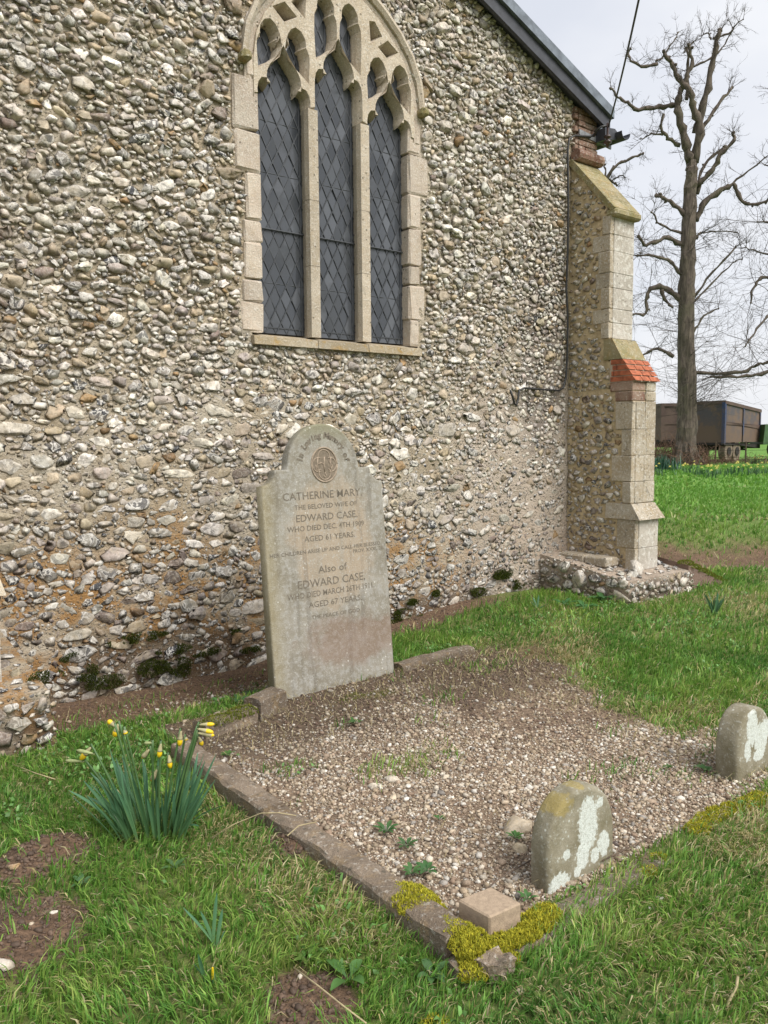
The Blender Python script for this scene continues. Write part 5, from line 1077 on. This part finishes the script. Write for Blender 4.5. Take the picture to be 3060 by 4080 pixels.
# ------------------------------------------------------------------ broad-leaved weeds
def weed(x, y, size, n_, col, label, group, upright=.35):
    t = thing('weed', (x, y, gz(x, y)), label, 'weed', group); r = random.Random(int(x*977+y*131))
    for i in range(n_):
        a = 6.283*i/n_+r.uniform(-.4, .4); l = size*r.uniform(.6, 1.1); up = r.uniform(.1, upright); tip = (x+math.cos(a)*l, y+math.sin(a)*l, gz(x, y)+l*up); base = (x, y, gz(x, y)+.012); tip = (tip[0], tip[1], tip[2]+.02); d = np.array(tip)-np.array(base); sd_ = np.array([-math.sin(a), math.cos(a), 0]); V_, C_ = [], []
        for k in range(6):
            s_ = k/5; w_ = size*.34*math.sin(math.pi*min(1, s_*.92+.06))**.8*(.35 if s_ < .25 else 1); c = np.array(base)+d*s_; c[2] += size*.22*s_*(1-s_)*2
            for e in (-1, 0, 1): V_.append(c+sd_*w_*.5*e+np.array([0, 0, abs(e)*w_*.18+r.uniform(-.1, .1)*w_*.2])); C_.append((*(np.array(col)*(.8+.4*s_)), 1))
        leaf_obj('leaf', (np.array(V_), np.array([(k*3+e, k*3+e+1, k*3+e+4, k*3+e+3) for k in range(5) for e in range(2)]), np.array(C_)), t)
WG = 'low green weeds growing in the plot and grass'
WD = [((1390, 3925), .10, 4, (.07, .16, .04), 'broad dock leaf on the bare patch at the bottom'), ((1230, 3840), .06, 6, (.10, .17, .035), 'pale round-leaved weed above the bottom bare patch'), ((1720, 3900), .07, 7, (.055, .12, .04), 'blue-green weed left of the mossy corner'), ((1540, 3340), .055, 8, (.05, .12, .035), 'weed on gravel close to the long kerb'), ((1620, 3400), .05, 8, (.05, .11, .035), 'weed in gravel by the kerb above the moss'), ((1750, 3290), .035, 7, (.05, .13, .03), 'tiny weed in mid gravel left of the slab'), ((2055, 3365), .04, 8, (.06, .16, .03), 'bright weed growing on the cream slab'), ((1700, 3500), .055, 9, (.05, .13, .04), 'weed just inside the mossy kerb'), ((1640, 3510), .05, 8, (.06, .14, .04), 'weed between kerb moss and gravel'), ((2100, 3610), .04, 7, (.06, .15, .04), 'weed between the pinkish block and footstone'), ((1410, 2900), .05, 9, (.05, .12, .03), 'weed on gravel before the headstone'), ((905, 3030), .045, 8, (.06, .14, .03), 'weed at the back of the gravel by the daffodils'), ((2810, 3090), .05, 9, (.05, .13, .03), 'weed left of the right-hand footstone'), ((2660, 3080), .035, 7, (.06, .12, .03), 'weed on brown soil left of the right footstone'), ((960, 2800), .09, 8, (.04, .10, .035), 'dark leafy weed by the headstone left foot'), ((1020, 2720), .10, 9, (.03, .08, .03), 'dark ivy-like weed behind the headstone foot'), ((870, 2790), .07, 7, (.06, .15, .04), 'fresh green weed on the gravel spill'), ((2400, 2430), .16, 8, (.06, .15, .05), 'broad-leaved weed in grass before the buttress'), ((2720, 2375), .16, 7, (.07, .16, .06), 'pale broad weed in grass right of the buttress'), ((2330, 2470), .14, 8, (.06, .16, .05), 'rosette of wide leaves left of the buttress weed'), ((2250, 2455), .12, 7, (.05, .14, .045), 'dark rosette in grass nearest the shoots'), ((330, 3560), .05, 6, (.06, .13, .05), 'clover-like weed below the upper molehill'), ((700, 3480), .05, 6, (.07, .14, .05), 'small round weed below the daffodil clump'), ((1560, 3600), .045, 6, (.08, .15, .04), 'weed at the outer foot of the long kerb')]
for (px, py), s_, n_, c, lb in WD:
    p = on_z(px, py, 0); weed(float(p[0]), float(p[1]), s_, n_, c, lb, WG)
# dead stalks
def stalk(pts, r_, label, col='straw'):
    P_ = [on_z(x, y, z) for x, y, z in pts]; m_ = MB(); m_.tube(P_, r_, 5); tag(m_.build('dead_stalk', M[col], None, tuple(P_[0]), True), label, 'stalk', 'dead stalks lying on the grass')
M['straw'] = simple('straw', (.40, .33, .19), .8, .3, 40, 0, 0); M['twig'] = simple('brown_twig', (.12, .085, .06), .85, .3, 40, 0, 0)
stalk([(1170, 3855, .02), (1270, 3930, .04), (1370, 4010, .04), (1460, 4078, .03)], .0025, 'long pale stalk across the bottom bare patch')
stalk([(840, 3340, .02), (930, 3285, .06), (1040, 3240, .11), (1110, 3238, .12), (1180, 3250, .10)], .0022, 'pale stalk arching from the grass onto the kerb')
stalk([(50, 3045, .03), (140, 3080, .05), (220, 3105, .04)], .0025, 'pale stalk in grass left of the daffodils')
stalk([(1870, 3600, .02), (1990, 3500, .05), (2110, 3430, .03)], .003, 'thin brown twig leaning behind the pinkish block', 'twig')
stalk([(2895, 4010, .02), (2935, 3930, .05), (2940, 3890, .07)], .004, 'curved pale stick in the lower right grass')
stalk([(2400, 3430, .04), (2520, 3370, .05), (2600, 3330, .04)], .003, 'brown twig on the gravel right of the near footstone', 'twig')
stalk([(1145, 3330, .1), (1190, 3290, .11), (1260, 3275, .1)], .0025, 'pale stalk resting on the kerb top')
# ------------------------------------------------------------------ trees
def bark_mat():
    m, t, b = material('bark'); p = gpos(t); mp_n = N(t, 'ShaderNodeMapping'); mp_n.inputs['Scale'].default_value = (6, 6, 1.2); t.links.new(p, mp_n.inputs['Vector']); n = noi(t, 1.2, 5, .65, mp_n.outputs[0]); n2 = noi(t, .8, 4, .6, p)
    c = mixc(t, ramp(t, n, .3, .7), (.055, .042, .035), (.15, .12, .095)); c = mixc(t, mth(t, 'MULTIPLY', ramp(t, n2, .5, .7), .5), c, (.13, .12, .075)); t.links.new(c, b.inputs['Base Color']); b.inputs['Roughness'].default_value = .95; bump(t, b, n, .8, .06); return m
M['bark'] = bark_mat(); M['twigs'] = simple('fine_twigs', (.075, .058, .05), .9, .3, 2, 0, 0)
def smooth_path(pts, k=4):
    pts = [np.array(p, float) for p in pts]
    if len(pts) < 3: return pts
    o = []; P_ = [2*pts[0]-pts[1]]+pts+[2*pts[-1]-pts[-2]]
    for i in range(1, len(P_)-2):
        for j in range(k):
            t = j/k; a, b, c, d = P_[i-1:i+3]; o.append(.5*((2*b)+(c-a)*t+(2*a-5*b+4*c-d)*t*t+(3*b-a-3*c+d)*t**3))
    return o+[pts[-1]]
def twig_spray(mb, p, d, l, r0, depth, r, n_child=4):
    pts = [p]; q = p.copy(); dd = d/np.linalg.norm(d); seg = 4
    for i in range(seg):
        dd = dd+r.normal(0, .11, 3)+np.array([0, 0, .03]); dd /= np.linalg.norm(dd); q = q+dd*l/seg; pts.append(q.copy())
    mb.tube(pts, [r0*(1-.75*i/seg) for i in range(seg+1)], 3, None, False)
    if depth > 0:
        for k in range(n_child):
            i = r.integers(1, seg+1); t = pts[i]; nd = (pts[i]-pts[i-1]); nd /= np.linalg.norm(nd); nd = nd+r.normal(0, .55, 3); twig_spray(mb, t, nd, l*r.uniform(.35, .65), r0*.6, depth-1, r, max(2, n_child-1))
def knob(mb, p, r_, r):
    V_, F_ = ico(1); V_ = V_*(1+r.normal(0, .2, (len(V_), 1)))*r_; mb.add(V_+p, [tuple(f) for f in F_])
def traced_tree(label, f, trunk, limbs, seed, twig_n, zbase=0., twig_len=(1.0, 2.6), group='bare trees beyond the churchyard'):
    """trunk, limbs: lists of (px,py) with a width in px at start and end; a limb bends in depth about the trunk's distance"""
    r = np.random.default_rng(seed); sc = f/F; b0 = on_f(*trunk[0][0], f)
    zg = gz(b0[0], b0[1]); base = (float(b0[0]), float(b0[1]), zg); t = thing('bare_tree', base, label, 'tree', group)
    tm = MB(); P_ = [on_f(*p, f) for p, w in trunk]; P_[0][2] = zg-.1; W_ = [w*sc*.45 for p, w in trunk]; sp = smooth_path(P_, 5); ws = np.interp(np.linspace(0, len(W_)-1, len(sp)), range(len(W_)), W_); tm.tube(sp, [w*(1+.06*math.sin(i*1.7)) for i, w in enumerate(ws)], 12)
    for k in range(6):
        a = k*1.05; tm.tube([np.array(base)+np.array([math.cos(a)*W_[0]*1.35, math.sin(a)*W_[0]*1.35, -.1]), np.array(base)+np.array([math.cos(a)*W_[0]*.75, math.sin(a)*W_[0]*.75, .5]), np.array(base)+np.array([math.cos(a)*W_[0]*.4, math.sin(a)*W_[0]*.4, 1.6])], [W_[0]*.35, W_[0]*.33, W_[0]*.2], 7)
    tm.v = [tuple(np.array(v)+r.normal(0, .035, 3)) for v in tm.v]; tm.build('trunk', M['bark'], t, None, False)
    lm = MB(); tw = MB(); srcs = []
    for (pts, w0, w1) in limbs:
        dsl = r.uniform(-1, 1)*.35; n = len(pts); acc = 0; Q_ = []
        for i, p in enumerate(pts):
            if i: acc += math.hypot(p[0]-pts[i-1][0], p[1]-pts[i-1][1])*sc
            Q_.append(on_f(*p, f)+FW*(acc*dsl+r.normal(0, .05)*(i > 0)))
        sp = smooth_path(Q_, 4); ws = np.linspace(w0, w1, len(sp))*sc/2
        sp = [s_+r.normal(0, .03, 3)*(i > 0) for i, s_ in enumerate(sp)]
        lm.tube(sp, [w*(1+.22*math.sin(i*2.3)+r.uniform(-.12, .12)) for i, w in enumerate(ws)], 7)
        knob(lm, sp[-1], ws[-1]*1.5, r); srcs.append((sp, ws))
        for q in sp[2:]:
            if r.random() < .22: knob(lm, q+r.normal(0, .05, 3), ws[-1]*1.2, r)
    lm.build('limb', M['bark'], t, None, True)
    tot = sum(len(s_[0]) for s_ in srcs)
    for sp, ws in srcs:
        for i in range(1, len(sp)):
            tipf = i/len(sp)
            for _ in range(r.poisson(twig_n/tot*(1+2.2*(i >= len(sp)-2)))):
                d = sp[i]-sp[i-1]; d /= (np.linalg.norm(d)+1e-9); d = d*.5*tipf+r.normal(0, .55, 3)+np.array([0, 0, .12]); twig_spray(tw, sp[i].copy(), d, r.uniform(*twig_len)*(.42 if sp[i][2] > 14 else (.7 if sp[i][2] > 10 else 1)), r.uniform(.011, .02), 2, r)
    for _ in range(int(twig_n*.35)):     # epicormic twigs along the lower trunk
        k = r.integers(0, max(2, int(len(P_)*.62))); u = r.random(); p = P_[k]*(1-u)+P_[k+1]*u
        if p[2] < zg+2.6: p[2] = zg+2.6+r.random()*3
        a = r.uniform(0, 6.28); d = np.array([math.cos(a), math.sin(a), r.uniform(-.15, .5)]); twig_spray(tw, p, d, r.uniform(1.6, 3.4), r.uniform(.011, .02), 2, r, 4)
    tw.build('twigs', M['twigs'], t); return t
def A(x, y): return (1900+x*.699, y*.699)
def B(x, y): return (2450+x*.8665, 400+y*.8665)
TF = 44.5
trunk = [((2728, 1862), 108), ((2732, 1780), 88), ((2738, 1650), 80), ((2735, 1500), 76), ((2733, 1300), 70), ((2738, 1100), 66), ((2743, 950), 60), ((2750, 800), 56), ((2755, 700), 50), ((2758, 640), 44)]
limbs = [([A(1215, 920), A(1180, 810), A(1140, 680), A(1130, 580), A(1160, 490), A(1195, 400), A(1180, 300)], 36, 10), ([A(1130, 600), A(1040, 610), A(910, 640), A(850, 600), A(790, 570), A(745, 525)], 20, 7), ([A(1195, 400), A(1300, 345), A(1380, 295), A(1440, 210), A(1480, 140)], 9, 4),
         ([A(1240, 930), A(1255, 740), A(1210, 640), A(1190, 560), A(1130, 500), A(1080, 420), A(1020, 350)], 34, 12), ([A(1030, 365), A(940, 385), A(860, 340), A(865, 290)], 13, 6), ([A(1020, 350), A(1060, 320), A(1120, 240), A(1150, 180)], 8, 4), ([A(1195, 570), A(1195, 450), A(1180, 300)], 15, 9), ([A(1180, 300), A(1230, 240), A(1250, 215)], 6, 3),
         ([A(1250, 760), A(1280, 600), A(1310, 450), A(1330, 300), A(1345, 220)], 32, 14), ([A(1345, 220), A(1420, 200), A(1480, 140)], 9, 4), ([A(1335, 225), A(1320, 190), A(1290, 190)], 7, 4), ([A(1275, 750), A(1320, 680), A(1400, 570), A(1465, 490)], 17, 9), ([A(1160, 830), A(1090, 790), A(1040, 750), A(1045, 680)], 16, 9), ([A(1060, 770), A(1000, 760), A(945, 785)], 8, 4),
         ([A(1250, 1060), A(1330, 980), A(1370, 900), A(1430, 830), A(1425, 790)], 22, 10), ([A(1245, 1260), A(1290, 1160), A(1400, 1085), A(1450, 1080), A(1490, 1165), A(1580, 1180), A(1650, 1140)], 26, 8), ([A(1400, 1085), A(1500, 1010), A(1640, 900)], 11, 4), ([A(1195, 1240), A(1100, 1150), A(1020, 1120)], 20, 12),
         ([B(310, 610), B(200, 580), B(150, 520)], 10, 6), ([B(305, 660), B(220, 640), B(130, 680), B(90, 645)], 20, 10), ([B(305, 800), B(240, 740), B(160, 720), B(85, 725)], 14, 7), ([B(305, 920), B(240, 865), B(175, 860), B(150, 900), B(145, 975), B(80, 985)], 26, 8), ([B(215, 870), B(240, 920), B(265, 950)], 16, 8), ([B(270, 1180), B(200, 1140), B(130, 1175)], 16, 8),
         ([B(360, 910), B(440, 800), B(530, 690)], 10, 7), ([B(360, 930), B(450, 840), B(560, 740), B(610, 715)], 9, 4), ([B(360, 1070), B(420, 990), B(490, 950)], 10, 6), ([B(350, 1250), B(560, 1252), B(640, 1220), B(704, 1205), B(800, 1180)], 14, 10), ([B(375, 640), B(390, 610), B(420, 600), B(600, 580)], 9, 4), ([B(380, 430), B(420, 290), B(520, 200)], 14, 10)]
traced_tree('tall pollarded lime, bare in winter, standing before the dirty trailers', TF, trunk, limbs, 5, 300)
tr2 = [((3260, 1880), 110), ((3255, 1500), 80), ((3262, 1100), 60), ((3270, 700), 44), ((3285, 420), 26)]
l2 = [([(3250, 1420), (3180, 1440), (3080, 1480), (3000, 1492), (2870, 1495)], 22, 9), ([(3250, 1300), (3150, 1270), (3060, 1255), (2990, 1320), (2930, 1390)], 18, 5), ([(3255, 1200), (3130, 1120), (3055, 1100), (3025, 1130), (3010, 1200)], 20, 7), ([(3260, 1000), (3140, 900), (3040, 870)], 18, 6), ([(3265, 800), (3160, 690), (3060, 650)], 16, 5), ([(3275, 600), (3180, 450), (3120, 330)], 14, 5), ([(3255, 1100), (3160, 1030), (3060, 980), (3000, 960)], 12, 4), ([(3265, 900), (3350, 780), (3420, 640)], 16, 5), ([(3260, 1300), (3360, 1200), (3450, 1150)], 16, 6)]
traced_tree('bare tree mostly beyond the right edge, its twigs reaching in', 43, tr2, l2, 9, 150, twig_len=(1.2, 2.8))
tr3 = [((2395, 1850), 70), ((2398, 1300), 46), ((2400, 900), 36), ((2402, 760), 24)]
l3 = [([(2402, 780), (2420, 705), (2450, 670), (2500, 650), (2538, 640)], 16, 8), ([(2420, 712), (2440, 725), (2458, 735)], 11, 7), ([(2445, 715), (2470, 700), (2488, 710)], 6, 4), ([(2405, 740), (2412, 690), (2410, 655)], 9, 6)]
traced_tree('pollard crown peeping out behind the buttress top', 55, tr3, l3, 13, 40, twig_len=(.8, 1.6))
# brush at the tree's foot
def thicket(px0, px1, f, hmax, n_, label, seed):
    r = np.random.default_rng(seed); tm = MB(); c = on_z((px0+px1)/2, 1860, 0)
    for i in range(n_):
        p = on_f(r.uniform(px0, px1), 1850, f+r.uniform(-1, 2.5)); p[2] = gz(p[0], p[1]); d = np.array([r.normal(0, .6), r.normal(0, .6), 1]); l = r.uniform(.4, 1)*hmax; pts = [p]; q = p.copy(); dd = d/np.linalg.norm(d)
        for k in range(5): dd = dd+r.normal(0, .25, 3)-np.array([0, 0, .12*k]); dd /= np.linalg.norm(dd); q = q+dd*l/4; q[2] = max(q[2], p[2]+.02); pts.append(q.copy())
        tm.tube(pts, [.014, .013, .012, .010, .008, .006], 3, None, False)
    tag(tm.build('bramble_thicket', M['bramble'], None, (float(c[0]), float(c[1]), 0)), label, 'brambles', 'dead brambles along the field edge')
M['bramble'] = simple('dead_bramble', (.15, .085, .055), .9, .4, 3, 0, 0)
thicket(2600, 2690, 45, 2.2, 260, 'dense brown brambles between buttress and tree trunk', 1); thicket(2690, 2830, 44, 1.5, 240, 'brown brambles round the tree trunk foot', 2); thicket(2830, 3060, 46, .8, 130, 'thin brambles before the trailer wheels', 3)

# ------------------------------------------------------------------ trailers beyond the fence
def grime(name, col, mud=(.13, .085, .06), amt=.6):
    m, t, b = material(name); p = gpos(t); n = noi(t, 1.4, 5, .65, p); sx = N(t, 'ShaderNodeSeparateXYZ'); t.links.new(p, sx.inputs[0]); hz = ramp(t, mth(t, 'ADD', sx.outputs['Z'], mth(t, 'MULTIPLY', n, 2.0)), 3.9, 2.2)
    c = mixc(t, mth(t, 'MULTIPLY', mth(t, 'ADD', mth(t, 'MULTIPLY', hz, .5), ramp(t, n, .42, .6, 0, .7)), amt*1.3), col, mud); t.links.new(c, b.inputs['Base Color']); b.inputs['Roughness'].default_value = .7; return m
M['tr_brown'] = grime('trailer_brown', (.085, .052, .044), (.135, .092, .07)); M['tr_side'] = grime('trailer_side', (.08, .07, .08), (.14, .092, .068), 1.2); M['tr_blue'] = grime('trailer_blue', (.03, .055, .14), (.11, .08, .07), .75); M['tyre'] = simple('muddy_tyre', (.20, .155, .115), .95, .5, 5, 0, 0); M['chassis'] = simple('chassis', (.025, .02, .018), .9, .3, 4, 0, 0); M['tr_dark'] = grime('trailer_dark', (.04, .038, .045), (.09, .065, .055)); M['green_paint'] = simple('green_paint', (.05, .12, .04), .6, .3, 4, 0, 0)
def tprism(mb, pts, h0, h1): # vertical faces between ground-plan corners
    mb.hexa([(p[0], p[1], h0) for p in pts], [(p[0], p[1], h1) for p in pts])
def frame_pts(c, d, l, w): d = d/np.linalg.norm(d); n = np.array([-d[1], d[0]]); return [c, c+d*l, c+d*l+n*w, c+n*w]
def trailer(corner_px, f, yaw, length, width, z0, z1, m_body, m_rib, label, nrib, wheels, slope=.0, twoface=True):
    c3 = on_f(*corner_px, f); c = c3[:2]; d = FW[:2]*math.cos(yaw)+RT[:2]*math.sin(yaw); n = np.array([-d[1], d[0]])
    if n@FW[:2] < 0: n = -n
    zg = gz(c[0], c[1]); t = thing('farm_trailer', (float(c[0]), float(c[1]), zg), label, 'trailer', 'muddy trailers behind the tree')
    P2 = lambda u, v, z: (c[0]+d[0]*u+n[0]*v, c[1]+d[1]*u+n[1]*v, zg+z)
    def bx(name, u0, u1, v0, v1, a, b, mat, s=None):
        m_ = MB(); ad = slope*(u1-u0) if name == 'top_rail' else 0; m_.hexa([P2(u0, v0, a), P2(u1, v0, a-ad), P2(u1, v1, a-ad), P2(u0, v1, a)], [P2(u0, v0, b), P2(u1, v0, b-slope*(u1-u0)), P2(u1, v1, b-slope*(u1-u0)), P2(u0, v1, b)]); return m_.build(name, mat, t)
    bx('body', 0, length, 0, width, z0, z1, m_body); bx('top_rail', -.05, length+.05, -.08, width+.08, z1+.005, z1+.2, m_rib if m_rib is not M['tr_blue'] else M['tr_brown']); bx('bottom_rail', -.02, length+.02, -.05, width+.05, z0-.16, z0-.005, M['chassis'])
    bx('mid_rail', 0, length, -.04, -.003, (z0+z1)/2-.08, (z0+z1)/2+.08, m_rib if m_rib is not M['tr_blue'] else M['tr_brown'])
    for i in range(nrib+1):
        u = i/nrib*(length-.16); bx('rib', u, u+.16, -.07, -.042, z0, z1-.02-slope*u, m_rib)
    for v in (.0, ): bx('end_post', -.06, .1, -.075, .12, z0-.1, z1+.1, m_rib)
    bx('chassis', .3, length-.2, width*.3, width*.7, z0-.45, z0-.17, M['chassis'])
    for u in wheels:
        wh = MB(); R_ = .62; wpts = [P2(u, .02, R_), P2(u, .42, R_)]; wh.tube([wpts[0], wpts[1]], R_, 20); o = wh.build('tyre', M['tyre'], t); hb = MB(); hb.tube([P2(u, -.03, R_), P2(u, .0, R_)], .28, 14); hb.build('wheel_hub', M['chassis'], o)
        wh = MB(); wh.tube([P2(u, width-.42, R_), P2(u, width-.02, R_)], R_, 20); wh.build('tyre', M['tyre'], t)
    return t
trailer((2632, 1850), 50, R(86), 3.9, 2.4, 1.38, 3.42, M['tr_brown'], M['tr_brown'], 'mud-brown tipping trailer half hidden by the tree trunk', 3, [])
t3 = trailer((2880, 1850), 48.5, R(44), 6.0, 2.4, 1.18, 3.5, M['tr_side'], M['tr_blue'], 'mud-spattered blue trailer with two wheels right of the tree', 2, [.9, 2.2], .07)
trailer((2560, 1850), 54, R(88), 3.0, 2.3, 1.30, 3.0, M['tr_dark'], M['tr_dark'], 'dark trailer just showing past the buttress edge', 2, [])
c = on_f(3040, 1850, 52); zg = gz(c[0], c[1]); gt = thing('farm_machine', (float(c[0]), float(c[1]), zg), 'green farm machine cut by the right edge', 'machine')
m_ = MB(); a = on_f(3038, 1850, 52); b = on_f(3220, 1850, 52); m_.hexa([(a[0], a[1], zg+1.0), (b[0], b[1], zg+1.0), (b[0]+1.2, b[1]+1.5, zg+1.0), (a[0]+1.2, a[1]+1.5, zg+1.0)], [(a[0]+.2, a[1], zg+2.3), (b[0], b[1], zg+2.4), (b[0]+1.2, b[1]+1.5, zg+2.4), (a[0]+1.2, a[1]+1.5, zg+2.3)]); m_.build('body', M['green_paint'], gt)
m_ = MB(); p = on_f(3110, 1850, 51.9); m_.tube([(p[0], p[1], zg+.7), (p[0]+.3, p[1]+.4, zg+.7)], .7, 18); m_.build('wheel', M['tyre'], gt)
# wire fence
fe = thing('wire_fence', tuple(on_z(2900, 1862, 0)), 'thin wire fence with low posts crossing before the trailers', 'fence')
wf = []
for px in (2590, 2700, 2850, 2970, 3062, 3180):
    p = on_f(px, 1850, 46.5); z = gz(p[0], p[1]); m_ = MB(); m_.tube([(p[0], p[1], z-.1), (p[0], p[1], z+1.25)], .05, 6); m_.build('post', M['twig'], fe); wf.append((p[0], p[1], z))
for h_ in (.35, .75, 1.15):
    m_ = MB(); m_.tube([(x, y, z+h_) for x, y, z in wf], .012, 4); m_.build('wire', M['chassis'], fe)
# far hedge and trees on the skyline
def hedge(name, f, px0, px1, h_, n_, seed, col, label):
    r = np.random.default_rng(seed); u = r.uniform(px0, px1, n_); P_ = np.array([on_f(x, 1740, f) for x in (px0, px1)]); t = (u-px0)/(px1-px0); base = P_[0][None]*(1-t[:, None])+P_[1][None]*t[:, None]; top_ = h_*(.55+.6*fbm(u, u*0, .02, seed)); Z_ = r.random(n_)**.7*top_; d = r.normal(0, 1.5, (n_, 1))*FW[None]; X_ = base+d
    cols = np.array(col)*r.uniform(.5, 1.3, (n_, 1)); return tag(join_blades([blades(X_[:, 0], X_[:, 1], Z_, r.uniform(.5, 1.2, n_), r.uniform(.4, .8, n_), r.uniform(.2, 1.4, n_), r.uniform(0, 6.28, n_), cols, r)], name, M['leaf']), label, 'hedge', None, 'stuff')
hedge('far_hedge', 150, 2300, 3700, 3.0, 9000, 4, (.07, .11, .04), 'distant green hedge on the skyline')
# daffodils in the field: each clump a thing
M['pale_yellow'] = simple('pale_yellow_petals', (.75, .66, .22), .6, .15, 10, 0, 0)
FD = [(2608, 1885, 1), (2622, 1895, 1), (2748, 1885, 2), (2762, 1868, 2), (2780, 1890, 2), (2795, 1892, 2), (2812, 1896, 3), (2828, 1888, 2), (2850, 1892, 3), (2890, 1885, 2), (2930, 1886, 2), (2950, 1882, 3), (2958, 1872, 2), (2990, 1892, 2), (3010, 1890, 2), (3035, 1882, 2), (3005, 1842, 3), (3030, 1838, 3), (3050, 1890, 2), (2640, 1890, 1), (2845, 1905, 2), (2925, 1900, 1), (2700, 1875, 1)]
FD.sort(); ORD = 'first second third fourth fifth sixth seventh eighth ninth tenth eleventh twelfth thirteenth fourteenth fifteenth sixteenth seventeenth eighteenth nineteenth twentieth twenty-first twenty-second twenty-third'.split()
for i, (px, py, k) in enumerate(FD):
    p = on_z(px, py, 0.1); t = thing('field_daffodils', (float(p[0]), float(p[1]), gz(p[0], p[1])), '%s clump of yellow field daffodils counting right from the buttress' % ORD[i], 'daffodils', 'yellow daffodil clumps along the field edge')
    lm = []; zg = gz(p[0], p[1]); r = np.random.default_rng(i); n_ = 22; X_ = p[0]+r.normal(0, .25, n_); Y_ = p[1]+r.normal(0, .25, n_); lm = blades(X_, Y_, np.full(n_, zg), r.uniform(.2, .36, n_), np.full(n_, .03), r.uniform(.1, .6, n_), r.uniform(0, 6.28, n_), np.array([(.05, .12, .045)])*r.uniform(.7, 1.2, (n_, 1)), r); o = join_blades([lm], 'leaves', M['leaf']); o.data.transform(Matrix.Translation(-Vector(BASE[t.name]))); o.parent = t
    for j in range(k):
        q = np.array([p[0]+r.normal(0, .22), p[1]+r.normal(0, .22), zg+r.uniform(.28, .42)]); m_ = MB()
        for e in range(6): a = e*1.047; m_.add([q, q+np.array([math.cos(a-.4)*.05, math.sin(a-.4)*.05, .012]), q+np.array([math.cos(a)*.075, math.sin(a)*.075, .0]), q+np.array([math.cos(a+.4)*.05, math.sin(a+.4)*.05, .012])], [(0, 1, 2, 3)])
        m_.tube([q, q+np.array([0, 0, .05])], [.02, .035], 6); m_.build('flower', M['pale_yellow'], t)
cl_ = on_z(2632, 1878, 0); t = thing('daffodil_leaves', (float(cl_[0]), float(cl_[1]), gz(cl_[0], cl_[1])), 'tall blue-green leaf clump at the field edge beside the buttress', 'daffodils')
r = np.random.default_rng(77); n_ = 160; X_ = cl_[0]+r.normal(0, .45, n_); Y_ = cl_[1]+r.normal(0, .45, n_); o = join_blades([blades(X_, Y_, np.full(n_, gz(cl_[0], cl_[1])), r.uniform(.5, .95, n_), np.full(n_, .05), r.uniform(.1, .8, n_), r.uniform(0, 6.28, n_), np.array([(.035, .10, .06)])*r.uniform(.7, 1.3, (n_, 1)), r)], 'leaves', M['leaf']); o.data.transform(Matrix.Translation(-Vector(BASE[t.name]))); o.parent = t
